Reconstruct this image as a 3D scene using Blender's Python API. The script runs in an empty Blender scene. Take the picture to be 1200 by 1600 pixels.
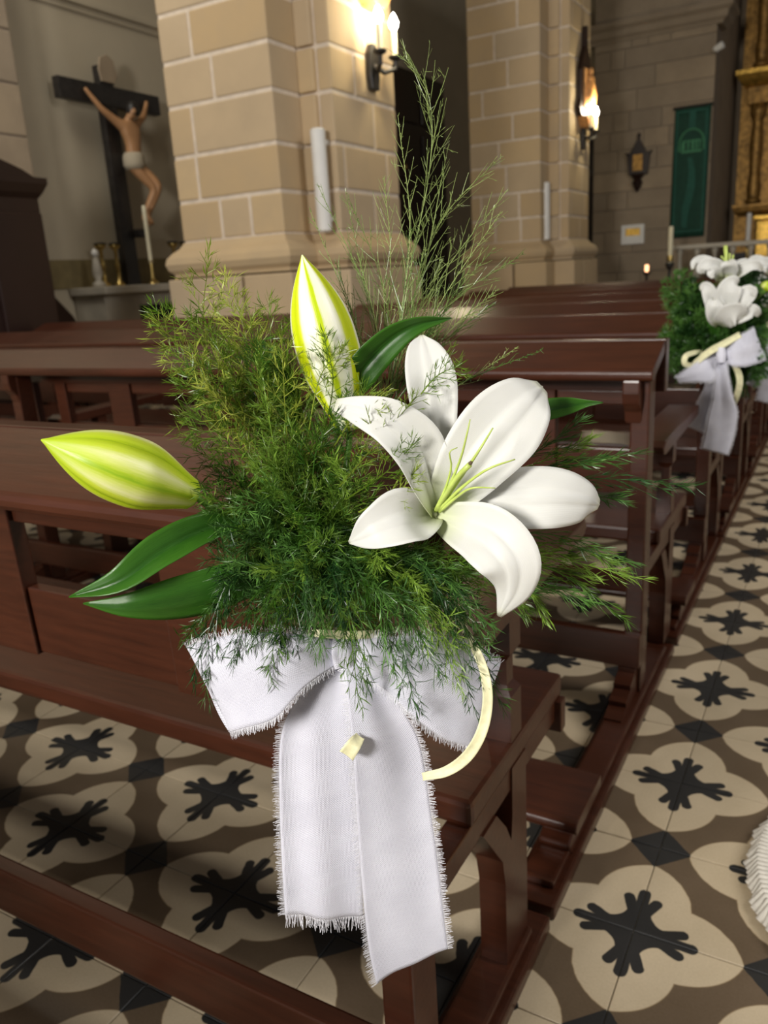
import bpy, bmesh, math, random
import numpy as np
from mathutils import Vector, Matrix
random.seed(7); np.random.seed(7)
D = bpy.data; SC = bpy.context.scene; COL = SC.collection

# ------------------------------------------------------------------ camera
CAM = np.array([0.2308, -1.1648, 1.1046]); YAW, PITCH, ROLL, FPX = -0.52568, -0.28366, -0.0611, 1258.2
_f = np.array([math.sin(YAW)*math.cos(PITCH), math.cos(YAW)*math.cos(PITCH), math.sin(PITCH)])
_r0 = np.array([math.cos(YAW), -math.sin(YAW), 0.0]); _u0 = np.cross(_r0, _f)
_r = _r0*math.cos(ROLL)+_u0*math.sin(ROLL); _u = -_r0*math.sin(ROLL)+_u0*math.cos(ROLL)
cd = D.cameras.new('camera'); cam = D.objects.new('camera', cd); COL.objects.link(cam)
cam.matrix_world = Matrix(((_r[0], _u[0], -_f[0], CAM[0]), (_r[1], _u[1], -_f[1], CAM[1]), (_r[2], _u[2], -_f[2], CAM[2]), (0, 0, 0, 1)))
cd.sensor_fit = 'VERTICAL'; cd.sensor_height = 36; cd.lens = FPX/1600*36
cd.clip_start = 0.02; cd.clip_end = 100
cd.dof.use_dof = True; cd.dof.focus_distance = 0.64; cd.dof.aperture_fstop = 9.0
SC.camera = cam
SC.view_settings.view_transform = 'Standard'; SC.view_settings.look = 'None'
SC.view_settings.gamma = 1.0; SC.view_settings.use_curve_mapping = False
SC.view_settings.exposure = 0.12

# ------------------------------------------------------------------ world and large lights
wd = D.worlds.new('world'); SC.world = wd; wd.use_nodes = True
wd.node_tree.nodes['Background'].inputs[0].default_value = (0.95, 0.97, 1.0, 1)
wd.node_tree.nodes['Background'].inputs[1].default_value = 0.125

def area(name, loc, target, size, power, color, size_y=None):
    l = D.lights.new(name, 'AREA'); l.energy = power; l.color = color; l.shape = 'RECTANGLE'; l.size = size; l.size_y = size_y or size
    o = D.objects.new(name, l); COL.objects.link(o); o.location = loc
    o.rotation_euler = (Vector(target)-Vector(loc)).to_track_quat('-Z', 'Y').to_euler(); return o
area('door_light_rear', (-1.25, -5.7, 2.85), (-0.5, 0.0, 0.8), 1.2, 450, (1.0, 0.96, 0.90), 1.5)
area('window_light_nave', (5.0, 1.0, 5.2), (-0.5, 2.5, 0.4), 2.0, 240, (1.0, 0.97, 0.93), 3.0)
area('chapel_fill_light', (-5.0, 2.2, 5.4), (-6.2, 5.2, 2.2), 0.9, 55, (1.0, 0.95, 0.84), 1.4)  # added fill lamp brightening the chapel wall, no window stands there

# ------------------------------------------------------------------ helpers
def W(px, py, d):
    return CAM + (_f + _r*(px-600)/FPX - _u*(py-800)/FPX)*d
def proj(P):
    v = np.asarray(P, float)-CAM; dd = v @ _f
    return 600+FPX*(v @ _r)/dd, 800-FPX*(v @ _u)/dd, dd
ORI = {}
def thing(name, loc, label, cat, group=None, kind=None):
    o = D.objects.new(name, None); COL.objects.link(o); o.location = loc; o.empty_display_size = 0.05
    ORI[o.name] = np.array(loc, float); tag(o, label, cat, group, kind); return o
def tag(o, label=None, cat=None, group=None, kind=None):
    if label: o['label'] = label
    if cat: o['category'] = cat
    if group: o['group'] = group
    if kind: o['kind'] = kind
    return o
def mesh(name, verts, faces, mat, parent=None, origin=None, smooth=False, uv=None, bevel=0, auto=None):
    V = np.asarray(verts, float)
    if parent is not None: og = ORI[parent.name]
    elif origin is not None: og = np.array(origin, float)
    else:
        og = np.array([(V[:, 0].min()+V[:, 0].max())/2, (V[:, 1].min()+V[:, 1].max())/2, V[:, 2].min()])
    me = D.meshes.new(name); me.from_pydata((V-og).tolist(), [], [list(f) for f in faces]); me.update()
    if uv is not None:
        l = me.uv_layers.new(name='UVMap'); li = np.zeros(len(me.loops), dtype=np.int32); me.loops.foreach_get('vertex_index', li)
        l.data.foreach_set('uv', np.asarray(uv, np.float32)[li].ravel())
    if bevel > 0:
        bm = bmesh.new(); bm.from_mesh(me)
        bmesh.ops.recalc_face_normals(bm, faces=bm.faces)
        es = [e for e in bm.edges if len(e.link_faces) == 2 and e.calc_face_angle(0) > 0.5]
        bmesh.ops.bevel(bm, geom=es, offset=bevel, segments=2, affect='EDGES', profile=0.6, clamp_overlap=True)
        bm.to_mesh(me); bm.free()
    if smooth: me.polygons.foreach_set('use_smooth', [True]*len(me.polygons))
    if mat: me.materials.append(mat)
    o = D.objects.new(name, me); COL.objects.link(o)
    if parent is not None: o.parent = parent; ORI[o.name] = ORI[parent.name]
    else: o.location = og; ORI[o.name] = og
    return o
def copy_tree(o, parent=None, link=True):
    c = o.copy(); COL.objects.link(c); c.parent = parent
    for ch in list(o.children): copy_tree(ch, c)
    return c
class MB:
    def __init__(s): s.v = []; s.f = []
    def add(s, v, f):
        n = len(s.v); s.v += [tuple(p) for p in v]; s.f += [tuple(i+n for i in q) for q in f]; return s
    def box(s, x0, x1, y0, y1, z0, z1):
        return s.add([(x0, y0, z0), (x1, y0, z0), (x1, y1, z0), (x0, y1, z0), (x0, y0, z1), (x1, y0, z1), (x1, y1, z1), (x0, y1, z1)],
                     [(0, 3, 2, 1), (4, 5, 6, 7), (0, 1, 5, 4), (1, 2, 6, 5), (2, 3, 7, 6), (3, 0, 4, 7)])
    def prism(s, poly, x0, x1, ax='x'):
        n = len(poly)
        mk = {'x': lambda a, b, t: (t, a, b), 'y': lambda a, b, t: (a, t, b), 'z': lambda a, b, t: (a, b, t)}[ax]
        v = [mk(a, b, x0) for a, b in poly]+[mk(a, b, x1) for a, b in poly]
        f = [tuple(range(n))[::-1], tuple(range(n, 2*n))]+[(i, (i+1) % n, n+(i+1) % n, n+i) for i in range(n)]
        return s.add(v, f)
    def lathe(s, prof, c, n=16, axis=(0, 0, 1)):
        a = Vector(axis).normalized(); b = a.orthogonal().normalized(); cc = a.cross(b)
        v = []; f = []
        for r, h in prof:
            for k in range(n):
                t = 2*math.pi*k/n; p = Vector(c)+a*h+(b*math.cos(t)+cc*math.sin(t))*max(r, 1e-4); v.append(tuple(p))
        for i in range(len(prof)-1):
            for k in range(n): f.append((i*n+k, i*n+(k+1) % n, (i+1)*n+(k+1) % n, (i+1)*n+k))
        f.append(tuple(range(n))[::-1]); f.append(tuple(range((len(prof)-1)*n, len(prof)*n)))
        return s.add(v, f)
    def tube(s, pts, rad, n=6):
        pts = [Vector(p) for p in pts]; m = len(pts)
        rr = rad if hasattr(rad, '__len__') else [rad]*m
        v = []; f = []; prev = None
        for i, p in enumerate(pts):
            t = (pts[min(i+1, m-1)]-pts[max(i-1, 0)]).normalized()
            b = t.orthogonal().normalized() if prev is None else (prev-t*prev.dot(t)).normalized()
            prev = b; c = t.cross(b)
            for k in range(n):
                a = 2*math.pi*k/n; v.append(tuple(p+(b*math.cos(a)+c*math.sin(a))*rr[i]))
        for i in range(m-1):
            for k in range(n): f.append((i*n+k, i*n+(k+1) % n, (i+1)*n+(k+1) % n, (i+1)*n+k))
        f.append(tuple(range(n))[::-1]); f.append(tuple(range((m-1)*n, m*n)))
        return s.add(v, f)
    def rings(s, x0, x1, y0, y1, prof):
        v = []; f = []
        for o, z in prof: v += [(x0-o, y0-o, z), (x1+o, y0-o, z), (x1+o, y1+o, z), (x0-o, y1+o, z)]
        for i in range(len(prof)-1):
            for k in range(4): f.append((i*4+k, i*4+(k+1) % 4, (i+1)*4+(k+1) % 4, (i+1)*4+k))
        f.append((3, 2, 1, 0)); n = len(prof)*4; f.append((n-4, n-3, n-2, n-1)); return s.add(v, f)
    def build(s, name, mat, parent=None, **k): return mesh(name, s.v, s.f, mat, parent, **k)
def spline(P, n):
    P = np.asarray(P, float); m = len(P)
    if m == 2: return np.array([P[0]+(P[1]-P[0])*t for t in np.linspace(0, 1, n)])
    Q = np.vstack([2*P[0]-P[1], P, 2*P[-1]-P[-2]]); out = []
    for t in np.linspace(0, m-1-1e-9, n):
        i = int(t); x = t-i; p0, p1, p2, p3 = Q[i:i+4]
        out.append(0.5*((2*p1)+(-p0+p2)*x+(2*p0-5*p1+4*p2-p3)*x*x+(-p0+3*p1-3*p2+p3)*x**3))
    return np.array(out)
def lerp(xs, n): return np.interp(np.linspace(0, len(xs)-1, n), range(len(xs)), xs)
def smoothlist(xs, n): return spline([[x, 0, 0] for x in xs], n)[:, 0]
def nrm(v): return v/(np.linalg.norm(v)+1e-12)

# ------------------------------------------------------------------ materials
class NT:
    def __init__(s, name):
        s.m = D.materials.new(name); s.m.use_nodes = True; s.t = s.m.node_tree; s.n = s.t.nodes; s.b = s.n['Principled BSDF']
    def new(s, t, **k):
        o = s.n.new(t)
        for a, v in k.items(): setattr(o, a, v)
        return o
    def lk(s, a, b): s.t.links.new(a, b)
    def put(s, inp, v):
        if isinstance(v, bpy.types.NodeSocket): s.lk(v, inp)
        else: inp.default_value = v
    def M(s, op, a, b=None, c=None, clamp=False):
        o = s.new('ShaderNodeMath', operation=op, use_clamp=clamp); s.put(o.inputs[0], a)
        if b is not None: s.put(o.inputs[1], b)
        if c is not None: s.put(o.inputs[2], c)
        return o.outputs[0]
    def mix(s, fac, a, b, blend='MIX'):
        o = s.new('ShaderNodeMix', data_type='RGBA', blend_type=blend); s.put(o.inputs[0], fac)
        s.put(o.inputs[6], a if isinstance(a, bpy.types.NodeSocket) else (*a, 1)); s.put(o.inputs[7], b if isinstance(b, bpy.types.NodeSocket) else (*b, 1))
        return o.outputs[2]
    def noise(s, scale, detail=4, vec=None, rough=0.55):
        o = s.new('ShaderNodeTexNoise'); o.inputs['Scale'].default_value = scale; o.inputs['Detail'].default_value = detail; o.inputs['Roughness'].default_value = rough
        if vec is not None: s.lk(vec, o.inputs['Vector'])
        return o.outputs[0]
    def ramp(s, v, stops):
        o = s.new('ShaderNodeValToRGB'); s.put(o.inputs[0], v); e = o.color_ramp.elements
        while len(e) < len(stops): e.new(0.5)
        for q, (p, c) in zip(e, stops): q.position = p; q.color = (*c, 1) if len(c) == 3 else c
        return o.outputs[0]
    def pos(s): return s.new('ShaderNodeNewGeometry').outputs['Position']
    def obj(s): return s.new('ShaderNodeTexCoord').outputs['Object']
    def uv(s):
        o = s.new('ShaderNodeSeparateXYZ'); s.lk(s.new('ShaderNodeTexCoord').outputs['UV'], o.inputs[0]); return o.outputs[0], o.outputs[1]
    def rnd(s): return s.new('ShaderNodeObjectInfo').outputs['Random']
    def bump(s, h, strength=0.3, dist=0.01):
        o = s.new('ShaderNodeBump'); o.inputs['Strength'].default_value = strength; o.inputs['Distance'].default_value = dist
        s.lk(h, o.inputs['Height']); s.lk(o.outputs[0], s.b.inputs['Normal']); return o
    def stretch(s, vec, sc):
        o = s.new('ShaderNodeMapping'); s.lk(vec, o.inputs[0]); o.inputs['Scale'].default_value = sc; return o.outputs[0]
    def set(s, **k):
        for a, v in k.items():
            a = {'color': 'Base Color', 'rough': 'Roughness', 'metal': 'Metallic', 'coat': 'Coat Weight', 'coatr': 'Coat Roughness', 'spec': 'Specular IOR Level', 'sss': 'Subsurface Weight'}.get(a, a)
            if a == 'Base Color' and not isinstance(v, bpy.types.NodeSocket): v = (*v, 1)
            s.put(s.b.inputs[a], v)
        return s
    def translucent(s, col, fac):
        t = s.new('ShaderNodeBsdfTranslucent'); s.put(t.inputs[0], col if isinstance(col, bpy.types.NodeSocket) else (*col, 1))
        x = s.new('ShaderNodeMixShader'); x.inputs[0].default_value = fac
        s.lk(s.b.outputs[0], x.inputs[1]); s.lk(t.outputs[0], x.inputs[2]); s.lk(x.outputs[0], s.n['Material Output'].inputs[0])
def simple(name, col, rough=0.6, var=0.25, scale=8, metal=0, bump=0.0):
    q = NT(name); n = q.noise(scale, 5, q.obj())
    lo = tuple(c*(1-var) for c in col); hi = tuple(min(1, c*(1+var)) for c in col)
    q.set(color=q.ramp(n, [(0.3, lo), (0.7, hi)]), rough=rough, metal=metal)
    if bump: q.bump(n, bump)
    return q.m
def emis(name, col, st):
    q = NT(name); q.b.inputs['Emission Color'].default_value = (*col, 1); q.b.inputs['Emission Strength'].default_value = st; q.set(color=col); return q.m

TILE = 0.23
def mat_tile():
    q = NT('cement_tile'); M = q.M
    sx = q.new('ShaderNodeSeparateXYZ'); q.lk(q.pos(), sx.inputs[0])
    wob = M('MULTIPLY', M('SUBTRACT', q.noise(60, 2, q.pos()), 0.5), 0.012)
    x = M('ADD', M('DIVIDE', sx.outputs[0], TILE), wob); y = M('ADD', M('DIVIDE', sx.outputs[1], TILE), wob)
    a = M('MULTIPLY', M('ADD', x, y), 0.5); b = M('MULTIPLY', M('SUBTRACT', x, y), 0.5)
    da = M('SUBTRACT', a, M('ROUND', a)); db = M('SUBTRACT', b, M('ROUND', b))
    dx = M('ABSOLUTE', M('ADD', da, db)); dy = M('ABSOLUTE', M('SUBTRACT', da, db))
    u = M('MAXIMUM', dx, dy); w = M('MINIMUM', dx, dy)
    def dist(cu, cw): return M('SQRT', M('ADD', M('POWER', M('SUBTRACT', u, cu), 2.0), M('POWER', M('SUBTRACT', w, cw), 2.0)))
    def caps(ax, ay, bx, by, r):
        ex, ey = bx-ax, by-ay; L = ex*ex+ey*ey
        pu = M('SUBTRACT', u, ax); pw = M('SUBTRACT', w, ay)
        t = M('DIVIDE', M('ADD', M('MULTIPLY', pu, ex), M('MULTIPLY', pw, ey)), L, clamp=True)
        return M('SUBTRACT', M('SQRT', M('ADD', M('POWER', M('SUBTRACT', pu, M('MULTIPLY', t, ex)), 2.0), M('POWER', M('SUBTRACT', pw, M('MULTIPLY', t, ey)), 2.0))), r)
    lobe = M('SUBTRACT', dist(0.30, -0.12), 0.475)
    diam = M('SUBTRACT', M('ADD', M('SUBTRACT', 1.0, u), w), 0.255)
    pit = M('SUBTRACT', 0.15, dist(0.235, 0.235))
    body = M('MAXIMUM', pit, M('SUBTRACT', u, 0.245))
    fill = M('MAXIMUM', M('SUBTRACT', w, 0.075), M('SUBTRACT', u, 0.30))
    cross = M('MINIMUM', M('MINIMUM', body, fill), M('MINIMUM', caps(0.2, 0.045, 0.335, 0.104, 0.043), caps(0, 0, 0.41, 0, 0.047)))
    def st(d, soft=0.006): return M('SUBTRACT', 0.5, M('DIVIDE', d, soft), clamp=True)
    n1 = q.noise(7, 5, q.pos()); n2 = q.noise(240, 3, q.pos())
    n = M('ADD', M('MULTIPLY', n1, 0.6), M('MULTIPLY', n2, 0.4))
    brown = q.ramp(n, [(0.3, (0.115, 0.080, 0.048)), (0.7, (0.165, 0.118, 0.076))])
    beige = q.ramp(n, [(0.3, (0.53, 0.43, 0.285)), (0.7, (0.66, 0.545, 0.38))])
    dark = q.ramp(n, [(0.3, (0.022, 0.022, 0.022)), (0.7, (0.036, 0.035, 0.034))])
    edge = q.mix(st(M('SUBTRACT', M('ABSOLUTE', lobe), 0.006)), brown, (0.36, 0.26, 0.15))
    c = q.mix(st(diam), edge, dark); c = q.mix(st(lobe), c, beige); c = q.mix(st(cross), c, dark)
    v = M('ADD', 0.92, M('MULTIPLY', q.rnd(), 0.16))
    cc = q.new('ShaderNodeMix', data_type='RGBA', blend_type='MULTIPLY'); cc.inputs[0].default_value = 1; q.lk(c, cc.inputs[6])
    g = q.new('ShaderNodeCombineColor'); [q.lk(v, g.inputs[k]) for k in range(3)]; q.lk(g.outputs[0], cc.inputs[7])
    q.set(color=cc.outputs[2], rough=q.M('ADD', 0.27, q.M('MULTIPLY', n1, 0.22)), spec=0.4); q.bump(n2, 0.04, 0.002)
    return q.m
def mat_wood(name, c0, c1, rough=0.24, coat=0.35):
    q = NT(name); p = q.obj(); g = q.noise(9, 6, q.stretch(p, (0.7, 9, 9)), 0.65); k = q.noise(2.2, 4, p)
    worn = q.noise(26, 5, q.stretch(p, (0.6, 1.6, 1.6)), 0.7)
    c = q.ramp(q.M('ADD', q.M('MULTIPLY', g, 0.55), q.M('MULTIPLY', k, 0.45)), [(0.3, c0), (0.68, c1)])
    c = q.mix(q.ramp(worn, [(0.735, (0, 0, 0)), (0.78, (0.6, 0.6, 0.6))]), c, (0.22, 0.10, 0.04))
    q.set(color=c, rough=q.M('ADD', rough, q.M('MULTIPLY', q.M('SUBTRACT', k, 0.4), 0.25)), coat=coat, coatr=0.16, spec=0.4)
    q.bump(q.M('ADD', g, q.M('MULTIPLY', worn, 0.4)), 0.10, 0.004); return q.m
def mat_stone(name, cols, rough=0.85):
    q = NT(name); p = q.pos(); n = q.noise(2.6, 6, p, 0.6); n2 = q.noise(40, 4, p)
    r = q.rnd(); base = q.ramp(r, [(0.0, cols[0]), (0.35, cols[1]), (0.7, cols[2]), (1.0, cols[3])])
    c = q.mix(q.ramp(n, [(0.35, (0, 0, 0)), (0.7, (0.55, 0.55, 0.55))]), base, cols[4])
    q.set(color=c, rough=rough, spec=0.25); q.bump(q.M('ADD', n, q.M('MULTIPLY', n2, 0.5)), 0.25, 0.01); return q.m

M_TILE = mat_tile()
M_GROUT = simple('grout', (0.26, 0.235, 0.19), 0.8, 0.2, 20)
M_WOOD = mat_wood('pew_wood', (0.028, 0.0082, 0.004), (0.072, 0.0200, 0.0088), 0.29, 0.10)
M_WOODD = mat_wood('dark_wood', (0.010, 0.004, 0.003), (0.024, 0.009, 0.006), 0.38, 0.05)
M_STONE = mat_stone('sandstone', [(0.50, 0.36, 0.20), (0.55, 0.405, 0.24), (0.51, 0.395, 0.26), (0.57, 0.415, 0.23), (0.43, 0.33, 0.215)])
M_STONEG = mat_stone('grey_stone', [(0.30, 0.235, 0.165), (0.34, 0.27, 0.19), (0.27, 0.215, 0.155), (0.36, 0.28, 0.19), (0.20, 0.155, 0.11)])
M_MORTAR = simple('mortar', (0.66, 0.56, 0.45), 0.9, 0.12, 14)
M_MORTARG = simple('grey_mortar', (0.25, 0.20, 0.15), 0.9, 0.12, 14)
M_PLASTER = simple('plaster', (0.43, 0.37, 0.27), 0.9, 0.06, 1.5, bump=0.05)
M_DADO = simple('olive_dado', (0.17, 0.13, 0.055), 0.7, 0.2, 6)
M_WHITE = simple('white_enamel', (0.72, 0.70, 0.66), 0.4, 0.05, 8)
M_MARBLE = simple('grey_marble', (0.42, 0.38, 0.31), 0.5, 0.15, 5)
M_BLACK = simple('black_iron', (0.018, 0.015, 0.013), 0.45, 0.4, 20)
M_BRASS = simple('brass', (0.55, 0.40, 0.14), 0.32, 0.25, 12, metal=1.0)
M_GOLD = simple('gilding', (0.70, 0.43, 0.09), 0.38, 0.35, 18, metal=0.85, bump=0.4)
M_GOLDD = simple('dull_gilding', (0.33, 0.18, 0.045), 0.45, 0.5, 12, metal=0.6, bump=0.5)
M_SKIN = simple('painted_flesh', (0.42, 0.22, 0.10), 0.5, 0.12, 6)
M_CLOTHG = simple('green_banner_cloth', (0.004, 0.045, 0.026), 0.8, 0.15, 14)
M_CLOTHG2 = simple('light_green_print', (0.055, 0.21, 0.10), 0.8, 0.15, 14)
M_CLOTHG3 = simple('mid_green_print', (0.012, 0.085, 0.058), 0.8, 0.15, 14)
M_WAX = simple('wax', (0.78, 0.72, 0.52), 0.5, 0.05, 8)
M_RELIEF = simple('painted_relief', (0.62, 0.30, 0.10), 0.5, 0.45, 22, bump=0.4)
M_BULB = emis('lit_bulb', (1.0, 0.93, 0.80), 60)
M_FLAME = emis('small_flame', (1.0, 0.5, 0.25), 2.5)

# ================================================================== FLOOR
def tile_mesh():
    g, bv, h = 0.0009, 0.0012, 0.012; a, b = g, TILE-g
    v = [(a, a, -h), (b, a, -h), (b, b, -h), (a, b, -h), (a, a, -bv), (b, a, -bv), (b, b, -bv), (a, b, -bv),
         (a+bv, a+bv, 0), (b-bv, a+bv, 0), (b-bv, b-bv, 0), (a+bv, b-bv, 0)]
    f = []
    for k in (0, 4):
        for i in range(4): f.append((k+i, k+(i+1) % 4, k+4+(i+1) % 4, k+4+i))
    f.append((8, 9, 10, 11)); return v, f
FX0, FX1, FY0, FY1 = -26, 14, -12, 75
floor = MB().box(FX0*TILE-0.5, FX1*TILE+1.5, FY0*TILE-0.5, FY1*TILE+1, -0.2, -0.004).build('floor', M_GROUT, origin=(0, 0, 0))
tag(floor, kind='structure', label='patterned cement tile floor of the nave')
tv, tf = tile_mesh()
tme = D.meshes.new('floor_tile'); tme.from_pydata(tv, [], tf); tme.materials.append(M_TILE)
cand = []; rest = []
for i in range(FX0, FX1):
    for j in range(FY0, FY1):
        px, py, dd = proj(((i+0.5)*TILE, (j+0.5)*TILE, 0))
        if dd > 0.3 and -70 < px < 1270 and 0 < py < 1690: cand.append((dd, i, j))
        else: rest.append((i, j))
cand.sort(); rest += [(i, j) for _, i, j in cand[300:]]
for dd, i, j in cand[:300]:
    o = D.objects.new('floor_tile', tme); COL.objects.link(o); o.parent = floor; o.location = (i*TILE, j*TILE, random.uniform(-0.0004, 0.0004))
mb = MB()
for i, j in rest: mb.add([(x+i*TILE, y+j*TILE, z) for x, y, z in tv], tf[4:])
o = mb.build('distant_floor_tiles', M_TILE, floor); o['kind'] = 'stuff'

# ================================================================== WALLS
XW = -6.2
wl = MB().box(XW-0.3, XW, -3, 14.6, 0, 7).build('wall_left', M_PLASTER); tag(wl, 'cream plaster side wall behind the crucifix', kind='structure')
tag(MB().box(XW, XW+0.018, 3.86, 9, 1.17, 1.43).build('trim_1', M_DADO), 'olive painted dado band low on the chapel wall', kind='structure')
mb = MB(); mb.box(XW, XW+0.05, 3.86, 10.5, 3.66, 3.72); mb.box(XW, XW+0.02, 3.86, 10.5, 3.60, 3.66)
tag(mb.build('trim_2', M_PLASTER, bevel=0.008), 'plain plaster string course high on the chapel wall', kind='structure')
mb = MB(); mb.rings(XW, XW+0.12, 5.95, 6.3, [(0.0, 3.50), (0.02, 3.55), (0.05, 3.60), (0.05, 3.72)])
tag(mb.build('trim_3', M_STONEG), 'grey stone impost block on the chapel wall', kind='structure')
# stone pier left of the chapel
pier = thing('stone_pier', (XW+0.2, 3.6, 0), 'shadowed stone pier at the left edge behind the confessional', 'pier')
MB().box(XW+0.002, XW+0.28, 3.1, 3.84, 0, 6).build('mortar_core', M_MORTARG, pier)
for k in range(15):
    MB().box(XW+0.002, XW+0.295, 3.09, 3.85, k*0.4+0.008, k*0.4+0.392).build('stone_block', M_STONEG, pier, bevel=0.01)
MB_ = MB().box(XW, -3.9, 14.5, 14.8, 0, 7); tag(MB_.build('wall_back', M_PLASTER), 'plaster wall beyond the second pillar', kind='structure')
tag(MB().box(XW-0.3, -3.3, -3, 14.6, 6.2, 6.4).build('ceiling', M_PLASTER), 'plaster ceiling of the side aisle', kind='structure')

tag(MB().box(-3.3, 7.5, -3, 17.2, 8.0, 8.2).build('ceiling_nave', M_PLASTER), 'unseen plaster vault added over the nave', kind='structure')  # out of view, added to keep sky reflection off the varnished pews

def panel_door(name, label, axis, a0, a1, pos, z1, rows):
    d = thing(name, ((pos, (a0+a1)/2, 0) if axis == 'x' else ((a0+a1)/2, pos, 0)), label, 'door', kind='structure')
    def bx(p0, p1, q0, q1, z0, z1_):
        return MB().box(p0, p1, q0, q1, z0, z1_) if axis == 'x' else MB().box(q0, q1, p0, p1, z0, z1_)
    s = 1 if axis == 'x' else -1
    bx(min(pos, pos+s*0.05), max(pos, pos+s*0.05), a0, a1, 0, z1).build('door_leaf', M_WOODD, d)
    w = (a1-a0)/2; h = z1/rows
    for c in range(2):
        for r in range(rows):
            bx(min(pos+s*0.05, pos+s*0.075), max(pos+s*0.05, pos+s*0.075), a0+c*w+0.08, a0+(c+1)*w-0.08, r*h+0.08, (r+1)*h-0.08).build('door_panel', M_WOODD, d, bevel=0.012)
    MB().lathe([(0.012, 0), (0.04, 0.03), (0.045, 0.05), (0.02, 0.07)], (pos+0.075, a0+0.3, 2.75) if axis == 'x' else (a0+w+0.08, pos-0.075, 1.1), 10, (1, 0, 0) if axis == 'x' else (0, -1, 0)).build('knob', M_BRASS, d, smooth=True)
    return d
panel_door('door_1', 'tall dark wooden door between the two sandstone pillars', 'x', 10.75, 12.72, XW, 4.2, 5)
panel_door('door_2', 'dark wooden door half hidden behind the second pillar', 'y', -5.0, -3.95, 14.5, 3.35, 4)

# ---- pillars
def rowblocks(par, x0, x1, y0, y1, z0, z1, cuts, ax, mat, g=0.013, bev=0.012):
    cs = [0]+list(cuts)+[1]
    for a, b in zip(cs[:-1], cs[1:]):
        if ax == 'x': X0, X1, Y0, Y1 = x0+(x1-x0)*a, x0+(x1-x0)*b, y0, y1
        else: X0, X1, Y0, Y1 = x0, x1, y0+(y1-y0)*a, y0+(y1-y0)*b
        gx0 = g if (ax == 'x' and a > 0) else 0; gx1 = g if (ax == 'x' and b < 1) else 0
        gy0 = g if (ax == 'y' and a > 0) else 0; gy1 = g if (ax == 'y' and b < 1) else 0
        MB().box(X0+gx0, X1-gx1, Y0+gy0, Y1-gy1, z0+g, z1-g).build('stone_block', mat, par, bevel=bev)
def pillar(dy, label, fcuts, rcuts, ztop):
    p = thing('stone_pillar', (-3.8, 4.6+dy, 0), label, 'pillar')
    y0, y1, y2 = 3.93+dy, 4.29+dy, 5.25+dy
    xa, xb, xs, xc = -4.40, -3.42, -3.27, -3.15
    e = 0.008
    MB().box(xa+e, xb-e, y0+e, y1+0.1, 1.2, ztop).build('mortar_core', M_MORTAR, p)
    MB().box(xa+e, xc-e, y1+e, y2-e, 1.2, ztop).build('mortar_core', M_MORTAR, p)
    zs = [1.451, 1.747, 2.068, 2.414, 2.715, 3.03, 3.35, 3.68, 4.0, 4.33, 4.66, 5.0, 5.33]
    k = 0
    for a, b in zip(zs[:-1], zs[1:]):
        if b > ztop: break
        rowblocks(p, xa, xb, y0, y1, a, b, fcuts[k % len(fcuts)], 'x', M_STONE)
        MB().box(xb, xs-0.008, y1-0.035, y1+0.3, a+0.009, b-0.009).build('stone_block', M_STONE, p, bevel=0.016)
        rowblocks(p, xs+0.008, xc, y1, y2, a, b, rcuts[k % len(rcuts)], 'y', M_STONE)
        k += 1
    prof = [(0.0, 1.451), (0.012, 1.43), (0.03, 1.405), (0.07, 1.375), (0.105, 1.335), (0.115, 1.29), (0.10, 1.245), (0.07, 1.215), (0.07, 1.19)]
    MB().rings(xa, xb, y0, y1, prof[::-1]).build('base_moulding', M_STONE, p)
    MB().rings(xa+0.1, xc, y1, y2, prof[::-1]).build('base_moulding', M_STONE, p)
    for z0, z1, c in ((0, 0.58, 0.4), (0.58, 1.19, 0.62)):
        rowblocks(p, xa-0.11, xb+0.11, y0-0.11, y1+0.11, z0, z1, [c], 'x', M_STONE)
        rowblocks(p, xa, xc+0.11, y1-0.10, y2+0.11, z0, z1, [1-c], 'y', M_STONE)
    return p
FC1 = [[0.41, 0.70], [0.22], [0.23], [0.47], [0.30], [0.62], [0.35], [0.7]]
RC1 = [[0.55], [0.12, 0.8], [0.62], [0.35], [0.55], [0.3], [0.6]]
FC2 = [[0.35, 0.72], [0.15, 0.7], [0.52], [0.42], [0.62], [0.2], [0.56], [0.38], [0.7], [0.45]]
pillar(0, 'large sandstone pillar behind the lily with a lit sconce', FC1, RC1, 4.4)
pillar(5.77, 'farther sandstone pillar standing left of the green banner', FC2, RC1, 5.4)

def column_speaker(x, y, z0, z1, label):
    s = thing('column_loudspeaker', (x, y, z0), label, 'loudspeaker', 'slim white column loudspeakers')
    MB().lathe([(0.04, 0), (0.055, 0.012), (0.055, z1-z0-0.012), (0.04, z1-z0)], (x, y, z0), 16).build('cabinet', M_WHITE, s)
    for z in (z0+0.08, z1-0.1): MB().box(x-0.02, x+0.02, y+0.03, y+0.105, z, z+0.03).build('wall_bracket', M_WHITE, s)
column_speaker(-3.23, 4.18, 1.45, 2.16, 'slim white column loudspeaker on the nearer sandstone pillar')
column_speaker(-3.42, 9.92, 1.45, 2.18, 'slim white column loudspeaker on the farther sandstone pillar')

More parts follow.
